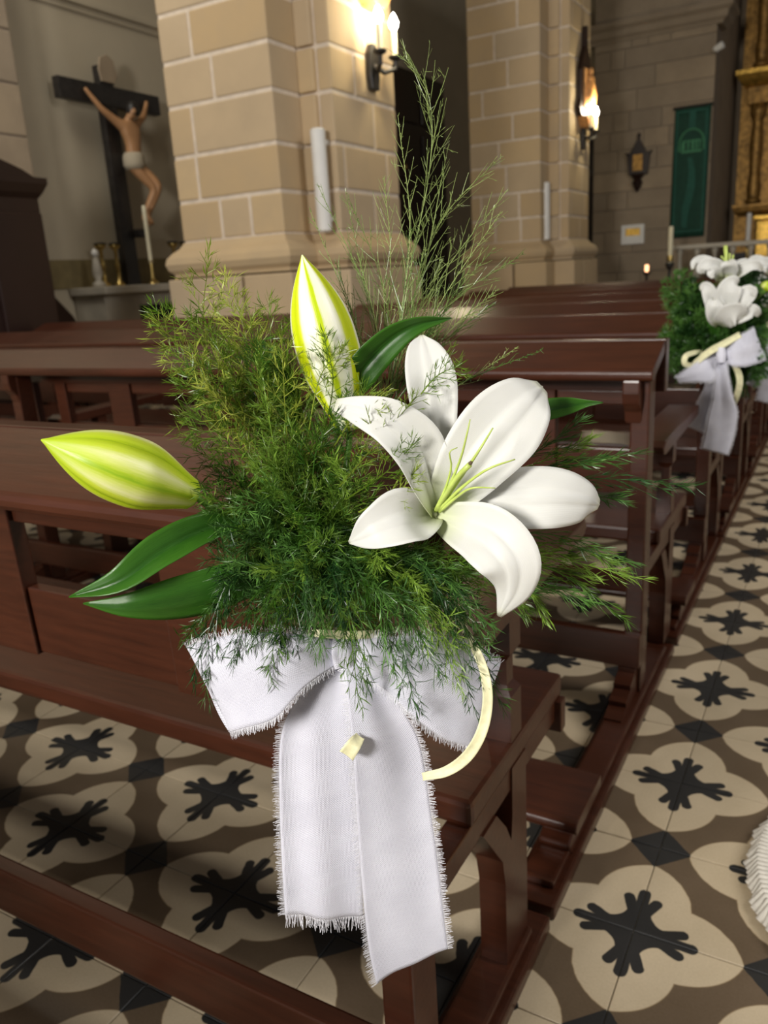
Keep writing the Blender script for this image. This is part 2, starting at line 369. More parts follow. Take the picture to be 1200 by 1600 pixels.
# ---- altar end wall
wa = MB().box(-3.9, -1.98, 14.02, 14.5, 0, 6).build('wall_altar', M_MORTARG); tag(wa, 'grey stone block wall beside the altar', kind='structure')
zs = 0.0; k = 0
while zs < 4.55:
    h = random.choice((0.30, 0.33, 0.36)); cuts = sorted(random.uniform(0.1, 0.9) for _ in range(random.choice((2, 3, 3))))
    cuts = [c for q, c in enumerate(cuts) if q == 0 or c-cuts[q-1] > 0.12]
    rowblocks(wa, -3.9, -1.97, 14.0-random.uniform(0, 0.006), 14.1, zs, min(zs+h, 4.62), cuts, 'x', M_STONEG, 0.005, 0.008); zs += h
cor = MB().rings(-3.88, -1.99, 14.1, 14.4, [(0.1, 4.62), (0.12, 4.66), (0.17, 4.70), (0.19, 4.78), (0.26, 4.83), (0.26, 4.90), (0.1, 4.92)]).build('trim_4', M_STONEG)
tag(cor, 'moulded grey stone cornice above the banner', kind='structure')
o = MB().box(-3.9, -1.97, 14.0, 14.4, 4.92, 6.5).build('wall_altar_upper', M_STONEG); tag(o, 'stone wall above the cornice', kind='structure')
MBx = MB(); MBx.box(-1.98, 4, 16.9, 17.2, 0, 7); MBx.box(-2.02, -1.98, 14.5, 17, 0, 7)
tag(MBx.build('wall_apse', M_STONEG), 'shadowed stone wall of the apse behind the retable', kind='structure')

# ---- green banner
def banner():
    b = thing('banner', (-2.27, 13.9, 1.45), 'long green altar banner hanging on the grey stone wall', 'banner')
    n, m = 12, 8; v = []; f = []
    for i in range(n+1):
        for j in range(m+1):
            z = 3.46-i/n*2.01; x = -2.55+j/m*0.56-0.02*i/n; y = 13.968+0.008*math.sin(j*1.4+i*0.25)
            v.append((x, y, z))
    for i in range(n):
        for j in range(m): a = i*(m+1)+j; f.append((a, a+1, a+m+2, a+m+1))
    o = mesh('cloth', v, f, M_CLOTHG, b, smooth=True); md = o.modifiers.new('s', 'SOLIDIFY'); md.thickness = 0.012
    yb = 13.954
    def strip(x0, x1, z0, z1, mt, nm): MB().box(x0, x1, yb-0.006, yb, z0, z1).build(nm, mt, b)
    for x0, x1, z0, z1 in ((-2.525, -2.495, 1.53, 3.42), (-2.065, -2.035, 1.53, 3.42), (-2.495, -2.065, 1.53, 1.56), (-2.495, -2.065, 3.39, 3.42)): strip(x0, x1, z0, z1, M_CLOTHG3, 'border_stripe')
    strip(-2.32, -2.22, 3.12, 3.39, M_CLOTHG3, 'centre_stripe')
    pts = []
    for t in range(0, 19): a = math.pi*t/18; pts.append((-2.27+0.19*math.cos(a), yb, 2.92+0.21*math.sin(a)))
    pts = [(-2.08, yb, 2.80)]+pts+[(-2.46, yb, 2.80)]
    MB().tube(pts, 0.016, 6).build('arch_emblem', M_CLOTHG2, b)
    strip(-2.43, -2.11, 2.775, 2.81, M_CLOTHG2, 'emblem_base')
    for k, (x, w) in enumerate(((-2.40, 0.05), (-2.32, 0.03), (-2.25, 0.04), (-2.19, 0.03), (-2.14, 0.02))): strip(x-w/2, x+w/2, 2.82, 2.94, M_CLOTHG2, 'emblem_bar')
    strip(-2.41, -2.12, 2.94, 2.965, M_CLOTHG2, 'emblem_bar')
    vv = []; 
    for i in range(21):
        t = i/20; z = 2.70-t*1.1; xc = -2.29+0.045*math.sin(t*5.2); w = 0.035+0.03*math.sin(t*math.pi)
        vv += [(xc-w, yb, z), (xc+w, yb, z), (xc+w, yb-0.006, z), (xc-w, yb-0.006, z)]
    ff = [(i*4+k, i*4+(k+1) % 4, i*4+4+(k+1) % 4, i*4+4+k) for i in range(20) for k in range(4)]
    mesh('wavy_figure', vv, ff, M_CLOTHG3, b)
    MB().tube([(-2.58, 13.972, 3.47), (-1.96, 13.972, 3.47)], 0.024, 8).build('hanging_rod', M_BLACK, b)
banner()
# ---- wall ornament, framed picture
c = thing('carved_wall_plaque', (-3.12, 13.98, 2.25), 'dark carved wooden wall plaque left of the green banner', 'plaque')
MB().prism([(-3.27, 2.52), (-2.96, 2.52), (-2.95, 2.62), (-2.93, 2.82), (-2.89, 2.89), (-2.98, 2.87), (-3.03, 2.95), (-3.09, 3.05), (-3.12, 3.12), (-3.15, 3.05), (-3.21, 2.95), (-3.26, 2.87), (-3.34, 2.89), (-3.30, 2.82), (-3.28, 2.62)], 13.90, 13.99, 'y').build('frame', M_WOODD, c, bevel=0.008)
MB().lathe([(0.005, -0.02), (0.03, 0.0), (0.03, 0.03), (0.01, 0.06)], (-3.12, 13.94, 3.12), 10).build('finial', M_WOODD, c)
MB().box(-3.2, -3.04, 13.885, 13.9, 2.58, 2.84).build('relief_panel', M_GOLDD, c, bevel=0.004)
MB().lathe([(0.004, -0.02), (0.06, 0.06), (0.09, 0.14), (0.06, 0.19), (0.10, 0.23), (0.12, 0.27)], (-3.125, 13.93, 2.26), 12).build('pendant', M_WOODD, c)
c = thing('framed_picture', (-3.18, 13.98, 1.4), 'small white framed gold picture low on the grey wall', 'picture')
mb = MB(); mb.box(-3.38, -2.99, 13.95, 13.995, 1.40, 1.46); mb.box(-3.38, -2.99, 13.95, 13.995, 1.66, 1.72); mb.box(-3.38, -3.31, 13.95, 13.995, 1.46, 1.66); mb.box(-3.06, -2.99, 13.95, 13.995, 1.46, 1.66)
mb.build('frame', M_WHITE, c); MB().box(-3.31, -3.06, 13.97, 13.99, 1.54, 1.66).build('gold_panel', M_GOLD, c); MB().box(-3.31, -3.06, 13.97, 13.99, 1.46, 1.54).build('white_panel', M_WHITE, c)
# ---- wall spotlight under the cornice
c = thing('wall_spotlight', (-1.9, 13.9, 4.2), 'small white spotlight under the stone cornice', 'spotlight')
MB().lathe([(0.03, 0), (0.05, 0.02), (0.055, 0.14), (0.03, 0.15)], (-1.97, 13.86, 4.22), 12, (0.9, -0.3, 0.35)).build('lamp_head', M_WHITE, c); MB().box(-2.0, -1.96, 13.88, 14.02, 4.22, 4.26).build('arm', M_WHITE, c)

# ---- retable
def retable():
    r = thing('gilded_retable', (-0.4, 16.4, 0), 'gilded altarpiece with columns at the right edge', 'altarpiece')
    x0, x1 = -1.75, 1.2
    MB().box(x0-0.1, x1, 16.5, 16.88, 0, 7).build('backing', M_GOLDD, r)
    MB().box(x0-0.1, x1, 16.1, 16.5, 0, 1.15).build('predella_base', M_WOODD, r)
    MB().box(x0+0.35, x1, 16.04, 16.1, 0.98, 1.75).build('tabernacle_panel', M_GOLD, r, bevel=0.01)
    for k in range(4):
        MB().box(x0+0.40+0.42*k, x0+0.74+0.42*k, 16.0, 16.04, 1.32, 1.66).build('gilded_panel', M_GOLD, r, bevel=0.012)
    MB().rings(x0+0.35, x1, 16.04, 16.5, [(0.0, 1.68), (0.05, 1.72), (0.05, 1.78)]).build('tabernacle_cornice', M_GOLD, r)
    MB().rings(x0, x1, 16.2, 16.5, [(0.02, 1.82), (0.08, 1.88), (0.1, 1.96), (0.1, 2.0)]).build('lower_cornice', M_GOLDD, r)
    MB().rings(x0, x1, 16.2, 16.5, [(0.02, 4.02), (0.1, 4.10), (0.16, 4.20), (0.16, 4.27), (0.05, 4.30)]).build('upper_cornice', M_GOLD, r)
    MB().box(x0+0.02, x1, 16.28, 16.5, 3.72, 4.02).build('frieze', M_GOLDD, r, bevel=0.02)
    MB().box(x0+0.55, x1, 16.2, 16.5, 2.05, 2.3).build('ledge', M_GOLD, r, bevel=0.03)
    MB().box(x0+0.62, x1, 16.18, 16.2, 2.1, 2.24).build('ledge_panel', M_WOODD, r, bevel=0.01)
    for zb, h in ((2.02, 1.7), (4.32, 2.2)):
        for x in (x0+0.22, x0+1.7):
            MB().lathe([(0.13, 0), (0.14, 0.05), (0.10, 0.09), (0.11, 0.16), (0.12, 0.3), (0.09, 0.52), (0.10, 0.75), (0.115, 1.0*h/1.7), (0.09, 1.3*h/1.7), (0.085, 1.42*h/1.7), (0.13, 1.52*h/1.7), (0.14, h)], (x, 16.3, zb), 14).build('column', M_GOLDD, r, smooth=True)
    pts = [(x0+0.62, 2.5)]+[(x0+1.0-0.38*math.cos(math.pi*t/10), 3.1+0.38*math.sin(math.pi*t/10)) for t in range(11)]+[(x0+1.38, 2.5)]
    MB().prism(pts, 16.40, 16.52, 'y').build('niche', M_BLACK, r)
    MB().tube([(a, 16.4, b) for a, b in pts], 0.035, 8).build('niche_frame', M_GOLD, r)
    MB().lathe([(0.17, 0), (0.2, 0.1), (0.15, 0.4), (0.13, 0.6), (0.06, 0.66), (0.08, 0.74), (0.07, 0.84), (0.01, 0.88)], (x0+1.0, 16.36, 2.3), 12).build('niche_figure', M_RELIEF, r, smooth=True)
    MB().prism(pts and [(x0+0.55, 3.45), (x0+0.8, 3.6), (x0+1.0, 3.72), (x0+1.25, 3.6), (x0+1.45, 3.45), (x0+1.2, 3.52), (x0+1.0, 3.56), (x0+0.8, 3.52)], 16.25, 16.4, 'y').build('carved_crest', M_GOLD, r, bevel=0.02)
retable()
# ---- altar rail, paschal candle, small lamp
c = thing('altar_rail', (-1.2, 12.9, 0), 'low pale stone rail in front of the altar', 'railing')
MB().box(-2.35, 1.0, 12.82, 12.98, 1.24, 1.31).build('top_rail', M_MARBLE, c, bevel=0.015)
MB().box(-2.35, 1.0, 12.8, 13.0, 0.0, 0.5).build('base', M_MARBLE, c)
for k in range(12):
    MB().lathe([(0.05, 0.5), (0.05, 0.56), (0.03, 0.6), (0.06, 0.78), (0.03, 1.05), (0.03, 1.15), (0.05, 1.2), (0.05, 1.24)], (-2.2+0.26*k, 12.9, 0), 10).build('baluster', M_MARBLE, c, smooth=True)
c = thing('paschal_candle', (-2.22, 12.2, 0), 'tall cream candle on a dark stand before the green banner', 'candle')
MB().lathe([(0.16, 0), (0.16, 0.03), (0.05, 0.07), (0.022, 0.12), (0.022, 0.95), (0.06, 1.0), (0.065, 1.05), (0.03, 1.06)], (-2.22, 12.2, 0), 14).build('stand', M_BLACK, c)
MB().lathe([(0.036, 1.05), (0.036, 1.56), (0.03, 1.58)], (-2.22, 12.2, 0), 14).build('candle', M_WAX, c)
MB().lathe([(0.044, 1.07), (0.05, 1.1), (0.044, 1.16)], (-2.22, 12.2, 0), 14).build('collar', M_BRASS, c)
c = thing('votive_lamp', (-2.35, 11.2, 0), 'small glowing votive lamp above the far pews', 'lamp')
MB().lathe([(0.14, 0), (0.14, 0.03), (0.02, 0.06), (0.02, 0.9), (0.07, 0.95)], (-2.35, 11.2, 0), 12).build('stand', M_WOODD, c)
MB().lathe([(0.015, 0.95), (0.026, 0.97), (0.026, 1.04), (0.018, 1.05)], (-2.35, 11.2, 0), 12).build('glass', M_FLAME, c)
c = thing('altar_candle', (-1.55, 14.9, 0), 'white candle on a stand before the gilded altarpiece', 'candle')
MB().lathe([(0.12, 0), (0.12, 0.03), (0.02, 0.06), (0.02, 1.2), (0.05, 1.25)], (-1.42, 14.9, 0), 12).build('stand', M_BRASS, c)
MB().lathe([(0.04, 1.25), (0.04, 1.78), (0.02, 1.8)], (-1.42, 14.9, 0), 12).build('candle', M_WHITE, c)

# ---- sconces and carved stations on the pillars
def station(y, z, label, up=0.95):
    s = thing('carved_station', (-3.13, y, z), label, 'carving')
    x = -3.148
    pr = [(y-0.24, z), (y+0.24, z), (y+0.30, z+0.1), (y+0.25, z+0.2), (y+0.25, z+0.55), (y+0.16, z+0.72), (y+0.05, z+0.85), (y+0.025, z+up+0.15), (y-0.025, z+up+0.15), (y-0.05, z+0.85), (y-0.16, z+0.72), (y-0.25, z+0.55), (y-0.25, z+0.2), (y-0.30, z+0.1)]
    MB().prism(pr, x, x+0.07, 'x').build('frame', M_WOODD, s, bevel=0.01)
    MB().box(x+0.07, x+0.10, y-0.17, y+0.17, z+0.12, z+0.58).build('relief', M_RELIEF, s, bevel=0.02)
    MB().prism([(y-0.2, z), (y+0.2, z), (y+0.12, z-0.08), (y+0.06, z-0.13), (y-0.06, z-0.13), (y-0.12, z-0.08)], x, x+0.13, 'x').build('corbel', M_RELIEF, s, bevel=0.012)
    for k, (dy, dz, h) in enumerate(((-0.08, 0.15, 0.34), (0.07, 0.15, 0.36), (0.0, 0.2, 0.4))):
        MB().lathe([(0.05, 0), (0.06, h*0.3), (0.04, h*0.7), (0.02, h*0.76), (0.032, h*0.86), (0.03, h*0.96), (0.005, h)], (x+0.12, y+dy, z+dz), 10).build('relief_figure', M_RELIEF, s, smooth=True)
def sconce(y, z, label, power):
    s = thing('wall_sconce', (-3.13, y, z), label, 'sconce')
    x = -3.148
    MB().prism([(y-0.05, z-0.17), (y+0.05, z-0.17), (y+0.07, z-0.06), (y+0.06, z+0.08), (y+0.03, z+0.15), (y-0.03, z+0.15), (y-0.06, z+0.08), (y-0.07, z-0.06)], x, x+0.05, 'x').build('backplate', M_BLACK, s, bevel=0.012)
    for sgn in (-1, 1):
        yy = y+0.12*sgn; xx = x+0.16
        a = MB().tube([(x+0.04, y, z), (x+0.10, y+0.05*sgn, z-0.05), (xx, yy, z-0.02), (xx, yy, z+0.05)], 0.018, 8).build('arm', M_BLACK, s)
        MB().lathe([(0.015, 0), (0.05, 0.02), (0.055, 0.035), (0.02, 0.04)], (xx, yy, z+0.03), 12).build('drip_pan', M_BLACK, a)
        MB().lathe([(0.02, 0), (0.022, 0.17), (0.016, 0.18)], (xx, yy, z+0.065), 12).build('candle_tube', M_WAX, a)
        MB().lathe([(0.012, 0), (0.032, 0.03), (0.036, 0.055), (0.022, 0.09), (0.004, 0.12)], (xx, yy, z+0.24), 12).build('bulb', M_BULB, a, smooth=True)
    l = D.lights.new('sconce_lamp', 'POINT'); l.energy = power; l.color = (1.0, 0.87, 0.55); l.shadow_soft_size = 0.06
    lo = D.objects.new('sconce_lamp', l); COL.objects.link(lo); lo.location = (0.30, 0, 0.32); lo.parent = s
sconce(4.86, 2.66, 'lit two arm candle sconce on the nearer sandstone pillar', 16)
station(4.86, 3.17, 'carved wooden station plaque above the nearer sconce')
sconce(10.62, 2.78, 'lit two arm candle sconce on the farther sandstone pillar', 20)
station(10.62, 3.0, 'carved station with pointed frame above the farther sconce')

# ================================================================== CHAPEL (left)
def crucifix():
    c = thing('crucifix', (XW+0.1, 5.05, 1.17), 'large dark wooden crucifix on the cream chapel wall', 'crucifix')
    x = XW+0.14
    MB().box(x-0.04, x+0.04, 4.97, 5.14, 1.17, 3.14).build('upright_beam', M_BLACK, c, bevel=0.006)
    MB().box(x-0.035, x+0.045, 4.48, 5.72, 2.80, 2.975).build('cross_beam', M_BLACK, c, bevel=0.006)
    MB().prism([(4.98, 3.0), (5.14, 3.0), (5.18, 3.08), (5.15, 3.2), (5.08, 3.24), (4.99, 3.2), (4.96, 3.1)], x+0.04, x+0.06, 'x').build('title_board', M_STONEG, c, bevel=0.005)
    xf = x+0.13
    J = {'pel': (xf, 5.17, 2.34, .078), 'bel': (xf+.02, 5.17, 2.45, .068), 'che': (xf+.03, 5.15, 2.58, .085), 'nek': (xf+.03, 5.14, 2.68, .034), 'hea': (xf+.09, 5.17, 2.74, .052), 'top': (xf+.08, 5.175, 2.80, .045),
         'ls': (xf, 5.02, 2.65, .043), 'le': (xf-.02, 4.88, 2.74, .030), 'lw': (xf-.05, 4.77, 2.87, .020), 'lh': (xf-.06, 4.745, 2.91, .018), 'rs': (xf, 5.27, 2.65, .043), 'rel': (xf-.02, 5.40, 2.74, .030), 'rw': (xf-.05, 5.49, 2.86, .020), 'rh': (xf-.06, 5.51, 2.90, .018),
         'lhip': (xf+.01, 5.13, 2.28, .062), 'lk': (xf+.11, 5.30, 2.06, .045), 'la': (xf, 5.20, 1.80, .026), 'lf': (xf+.05, 5.21, 1.71, .022), 'rhip': (xf+.01, 5.21, 2.28, .062), 'rk': (xf+.13, 5.34, 2.09, .045), 'ra': (xf+.03, 5.23, 1.82, .026), 'rf': (xf+.08, 5.235, 1.73, .022)}
    E = [('pel', 'bel'), ('bel', 'che'), ('che', 'nek'), ('nek', 'hea'), ('hea', 'top'), ('che', 'ls'), ('ls', 'le'), ('le', 'lw'), ('lw', 'lh'), ('che', 'rs'), ('rs', 'rel'), ('rel', 'rw'), ('rw', 'rh'), ('pel', 'lhip'), ('lhip', 'lk'), ('lk', 'la'), ('la', 'lf'), ('pel', 'rhip'), ('rhip', 'rk'), ('rk', 'ra'), ('ra', 'rf')]
    ks = list(J); og = ORI[c.name]
    me = D.meshes.new('figure'); me.from_pydata([tuple(np.array(J[k][:3])-og) for k in ks], [(ks.index(a), ks.index(b)) for a, b in E], [])
    o = D.objects.new('figure', me); COL.objects.link(o); o.parent = c; ORI[o.name] = og
    md = o.modifiers.new('skin', 'SKIN'); md.use_smooth_shade = True
    for i, k in enumerate(ks): me.skin_vertices[0].data[i].radius = (J[k][3], J[k][3]); 
    me.skin_vertices[0].data[0].use_root = True
    o.modifiers.new('sub', 'SUBSURF').levels = 2; o.modifiers['sub'].render_levels = 2
    me.materials.append(M_SKIN)
    MB().lathe([(0.02, -0.07), (0.062, -0.05), (0.066, 0.0), (0.055, 0.05), (0.02, 0.07)], (xf+0.065, 5.18, 2.765), 12).build('hair', M_BLACK, o, smooth=True)
    MB().lathe([(0.085, -0.06), (0.105, -0.02), (0.10, 0.06), (0.085, 0.09)], (xf+0.005, 5.17, 2.30), 14).build('loincloth', M_PLASTER, o, smooth=True)
    MB().box(x+0.04, x+0.12, 5.13, 5.26, 1.62, 1.70).build('foot_rest', M_BLACK, c, bevel=0.01)
crucifix()
for o_ in D.objects:
    if o_.name == 'crucifix': o_.location.y += -0.12; o_.location.z += 0.0
alt = thing('side_altar', (XW+0.3, 5.1, 0), 'pale marble side altar with a dark niche below the crucifix', 'altar')
MB().box(XW+0.02, XW+0.5, 4.25, 6.6, 1.10, 1.17).build('altar_top', M_MARBLE, alt, bevel=0.01)
MB().box(XW+0.02, XW+0.42, 4.3, 4.72, 0, 1.10).build('side_pier', M_MARBLE, alt)
MB().box(XW+0.02, XW+0.42, 5.95, 6.55, 0, 1.10).build('side_pier', M_MARBLE, alt)
MB().box(XW+0.02, XW+0.42, 4.72, 5.95, 0.98, 1.10).build('lintel', M_MARBLE, alt)
MB().box(XW+0.02, XW+0.1, 4.72, 5.95, 0, 0.98).build('niche_back', M_BLACK, alt)
def candlestick(y, h, label):
    s = thing('brass_candlestick', (XW+0.22, y, 1.17), label, 'candlestick', 'brass candlesticks on the side altar')
    MB().lathe([(0.05, 0), (0.05, 0.02), (0.018, 0.05), (0.014, h*0.4), (0.024, h*0.5), (0.014, h*0.6), (0.016, h-0.05), (0.05, h-0.02), (0.052, h)], (XW+0.22, y, 1.17), 12).build('stem', M_BRASS, s, smooth=True)
    MB().lathe([(0.055, 0), (0.06, 0.012), (0.03, 0.02)], (XW+0.22, y, 1.17+h), 12).build('drip_pan', M_BLACK, s)
for y, h, l in ((4.52, 0.38, 'leftmost brass candlestick left of the crucifix'), (4.70, 0.38, 'brass candlestick just left of the crucifix beam'), (5.50, 0.40, 'brass candlestick right of the crucifix'), (5.68, 0.40, 'rightmost brass candlestick against the pillar edge')): candlestick(y, h, l)
c = thing('altar_taper', (XW+0.35, 5.02, 1.17), 'tall thin cream taper standing before the crucifix beam', 'candle')
MB().lathe([(0.05, 0), (0.05, 0.02), (0.015, 0.05), (0.015, 0.2), (0.03, 0.22)], (XW+0.40, 4.97, 1.17), 12).build('holder', M_BRASS, c)
MB().lathe([(0.02, 0.2), (0.02, 0.72), (0.015, 0.73)], (XW+0.40, 4.97, 1.17), 12).build('taper', M_WAX, c)
c = thing('silver_statuette', (XW+0.3, 4.37, 1.17), 'small silver statuette beside the confessional', 'statuette')
MB().lathe([(0.06, 0), (0.06, 0.03), (0.025, 0.06), (0.05, 0.12), (0.03, 0.24), (0.012, 0.27)], (XW+0.3, 4.37, 1.17), 12).build('body', M_MARBLE, c, smooth=True)
MB().lathe([(0.006, 0), (0.03, 0.02), (0.032, 0.05), (0.008, 0.08)], (XW+0.3, 4.37, 1.43), 12).build('head', M_WHITE, c, smooth=True)
cf = thing('confessional', (-5.3, 2.9, 0), 'dark wooden confessional with pediment at the left edge', 'confessional')
xa, xb, ya, yb = -5.80, -4.98, 2.0, 3.17
MB().box(xa, xb, ya, yb, 0, 0.12).build('plinth', M_WOODD, cf, bevel=0.01)
MB().box(xa, xb-0.05, ya+0.04, yb-0.04, 0.12, 1.82).build('cabinet', M_WOODD, cf)
MB().rings(xa, xb-0.05, ya+0.04, yb-0.04, [(0.0, 1.80), (0.03, 1.84), (0.06, 1.90), (0.06, 1.94)]).build('cornice', M_WOODD, cf)
MB().prism([(ya, 1.94), (yb, 1.94), (yb-0.12, 2.0), (yb-0.30, 2.06), (2.68, 2.16), (2.54, 2.16), (ya+0.30, 2.06), (ya+0.12, 2.0)], xb-0.20, xb-0.06, 'x').build('pediment', M_WOODD, cf, bevel=0.01)
MB().lathe([(0.05, 0), (0.03, 0.03), (0.02, 0.07), (0.06, 0.13), (0.05, 0.19), (0.015, 0.23), (0.03, 0.27), (0.005, 0.31)], (xb-0.13, 2.78, 2.06), 12).build('finial', M_WOODD, cf, smooth=True)
for k in range(2): MB().box(xb-0.05, xb-0.02, ya+0.1+0.56*k, ya+0.56+0.56*k, 0.25, 1.7).build('door_panel', M_WOODD, cf, bevel=0.012)
MB().prism([(yb-0.04, 0.12), (yb+0.55, 0.12), (yb+0.52, 0.7), (yb+0.38, 0.95), (yb+0.22, 1.12), (yb+0.16, 1.42), (yb+0.06, 1.52), (yb-0.04, 1.53)], xa+0.02, xa+0.45, 'x').build('side_wing', M_WOODD, cf, bevel=0.012)

# ================================================================== PEWS
def pew(y0, xl, label, xr=-0.15, kn=(-0.60, -0.46), skid=(-0.74, 0.46), frames=(0, 1, 2), xmid=-2.38, detail=True):
    p = thing('wooden_pew', ((xr+xl)/2, y0+0.3, 0), label, 'pew', 'dark varnished church pews')
    w = M_WOOD
    def Y(d): return y0+d
    # book ledge (rounded nosing)
    th = 0.030
    e = np.array([0.14, 0.058]); e = e/np.linalg.norm(e); nn = np.array([-e[1], e[0]])
    a = np.array([0.0, 0.866]); L = 0.152; prof = []
    for t in range(7):
        an = math.pi/2+math.pi*t/6; prof.append(a+e*(0.013+0.013*math.cos(an))-nn*(th/2)+nn*(th/2)*math.sin(an))
    prof += [a+e*L-nn*th, a+e*L]
    MB().prism([(Y(q[0]), q[1]) for q in prof], xl, xr+0.01).build('book_ledge', w, p, bevel=0.003)
    # upright back: top rail, stiles, panels with open gaps between
    def bk(nm, x0, x1, z0, z1, t0, t1):
        lean = 0.03; q = [(Y(t0+lean*(0.9-z0)), z0), (Y(t1+lean*(0.9-z0)), z0), (Y(t1+lean*(0.9-z1)), z1), (Y(t0+lean*(0.9-z1)), z1)]
        MB().prism(q, x0, x1).build(nm, w, p, bevel=0.003)
    bk('top_rail', xl, xr+0.012, 0.80, 0.925, 0.146, 0.185)
    st = [(-0.41, -0.59), (-0.905, -1.12), (-1.42, -1.605), (-1.935, -2.04), (-2.265, -2.32)]
    if xl < -3: st += [(-2.44, -2.50), (-2.72, -2.83), (-3.16, -3.35), (-3.65, -3.85), (-4.2, -4.4)]
    st = [q for q in st if q[1] > xl+0.05]
    prev = xr-0.05
    for a0, a1 in st+[(xl+0.05, xl)]:
        if not (-2.45 < prev < -2.3 and a0 > -2.45):
            bk('panel_rail', a0+0.003, prev-0.003, 0.765, 0.80, 0.156, 0.178)
            bk('lower_panel', a0+0.003, prev-0.003, 0.535, 0.652, 0.154, 0.178)
        bk('stile', a1, a0, 0.53, 0.82, 0.148, 0.178); prev = a1
    # seat
    MB().box(xl, xr, Y(0.225), Y(0.625), 0.385, 0.425).build('seat', w, p, bevel=0.008)
    MB().box(xl, xr+0.008, Y(0.595), Y(0.62), 0.325, 0.384).build('seat_apron', w, p, bevel=0.003)
    MB().box(xl, xr, Y(0.012), Y(0.040), 0.125, 0.213).build('stretcher', w, p, bevel=0.004)
    for fi in frames:
        if fi == 0: f0, f1 = xr-0.045, xr-0.001
        elif fi == 1:
            if xmid-0.05 < xl+0.3: continue
            f0, f1 = xmid-0.045, xmid
        else: f0, f1 = xl+0.001, xl+0.046
        MB().box(f0, f1, Y(0.042), Y(0.105), 0.045, 0.862).build('post', w, p, bevel=0.004)
        cb = [(Y(0.042), 0.74), (Y(0.034), 0.77), (Y(0.014), 0.79), (Y(0.008), 0.815), (Y(0.009), 0.845), (Y(0.042), 0.858)]
        MB().prism(cb, f0+0.002 if fi else f0-0.012, f1-0.002 if fi else f0+0.028).build('ledge_corbel', w, p, bevel=0.004)
        sc = [(Y(0.06), 0.045), (Y(0.06), 0.124), (Y(0.012), 0.124)]
        for t in range(13):
            q = t/12; sc.append((Y(0.012-0.135*q+0.012*math.sin(q*math.pi*6)), 0.118-0.073*q))
        MB().prism(sc[:3]+sc[3:], f0-0.006, f1-0.008).build('scrolled_bracket', w, p)
        MB().box(f0-0.02, f1+0.024, Y(skid[0]), Y(skid[1]), 0.0, 0.030).build('floor_runner', w, p, bevel=0.006)
        MB().box(f0-0.008, f1+0.010, Y(skid[0]+0.04), Y(skid[1]-0.05), 0.029, 0.046).build('runner_moulding', w, p, bevel=0.006)
        # leg with forked branch
        lg = [(Y(0.345), 0.045), (Y(0.345), 0.20), (Y(0.335), 0.25), (Y(0.305), 0.29), (Y(0.265), 0.345), (Y(0.315), 0.345), (Y(0.352), 0.30), (Y(0.372), 0.262), (Y(0.378), 0.30), (Y(0.380), 0.384), (Y(0.44), 0.384), (Y(0.44), 0.045)]
        MB().prism(lg, f0, f1).build('leg', w, p)
        MB().box(f0+0.004, f1-0.003, Y(0.100), Y(0.60), 0.345, 0.384).build('side_rail', w, p, bevel=0.003)
        # arm
        an = [(Y(0.205), 0.650), (Y(0.212), 0.632), (Y(0.235), 0.626), (Y(0.74), 0.642), (Y(0.755), 0.655), (Y(0.745), 0.672), (Y(0.235), 0.662)]
        MB().prism(an, f0-0.04, f1+0.006).build('armrest', w, p, bevel=0.004)
        bl = MB(); bc = ((f0+f1)/2, Y(0.405))
        bl.rings(bc[0]-0.02, bc[0]+0.02, bc[1]-0.022, bc[1]+0.022, [(0.0, 0.425), (0.0, 0.50), (-0.009, 0.515), (-0.009, 0.555), (0.0, 0.57), (0.0, 0.631)])
        bl.build('arm_baluster', w, p)
        # kneeler support
        kb = [(Y(kn[0]+0.005), 0.03), (Y(kn[0]-0.01), 0.05), (Y(kn[0]-0.012), 0.06), (Y(kn[0]+0.012), 0.072), (Y(kn[0]+0.008), 0.098), (Y(kn[1]-0.01), 0.098), (Y(kn[1]-0.02), 0.03)]
        MB().prism(kb, f0-0.004, f1+0.012).build('kneeler_bracket', w, p, bevel=0.004)
    kp = []
    for t in range(7):
        an = math.pi/2+math.pi*t/6; kp.append((Y(kn[0]-0.02+0.014*math.cos(an)), 0.113+0.014*math.sin(an)))
    kp += [(Y(kn[1]), 0.099), (Y(kn[1]), 0.127)]
    MB().prism(kp, xl, xr+0.03).build('kneeler', w, p, bevel=0.003)
    return p
pew(-1.95, -2.6, 'unseen dark pew added behind the camera to shade the floor', frames=(0, 2), skid=(-0.6, 0.49))  # added out of view so the left floor falls into shade
pew(-0.55, -2.6, 'nearest dark pew carrying the large lily bouquet', frames=(0, 2), skid=(-0.74, 0.49))
pew(0.70, -4.9, 'second pew from the front of the photo without flowers', skid=(-0.74, 0.39))
pew(1.74, -4.9, 'third pew carrying the second smaller lily bouquet', kn=(-0.50, -0.36), skid=(-0.60, 0.40))
pew(2.76, -4.9, 'fourth pew just behind the second bouquet', kn=(-0.50, -0.36), skid=(-0.60, 0.40))
pew(3.80, -2.85, 'fifth pew ending beside the nearer sandstone pillar', kn=(-0.50, -0.36), skid=(-0.60, 0.40), frames=(0,))
pew(4.82, -2.85, 'sixth pew beside the nearer sandstone pillar', kn=(-0.50, -0.36), skid=(-0.60, 0.40), frames=(0,))
pew(5.84, -2.85, 'seventh pew beyond the nearer sandstone pillar', kn=(-0.50, -0.36), skid=(-0.60, 0.40), frames=(0,))
pew(6.86, -2.85, 'farthest dark pew before the second pillar', kn=(-0.50, -0.36), skid=(-0.60, 0.40), frames=(0,))
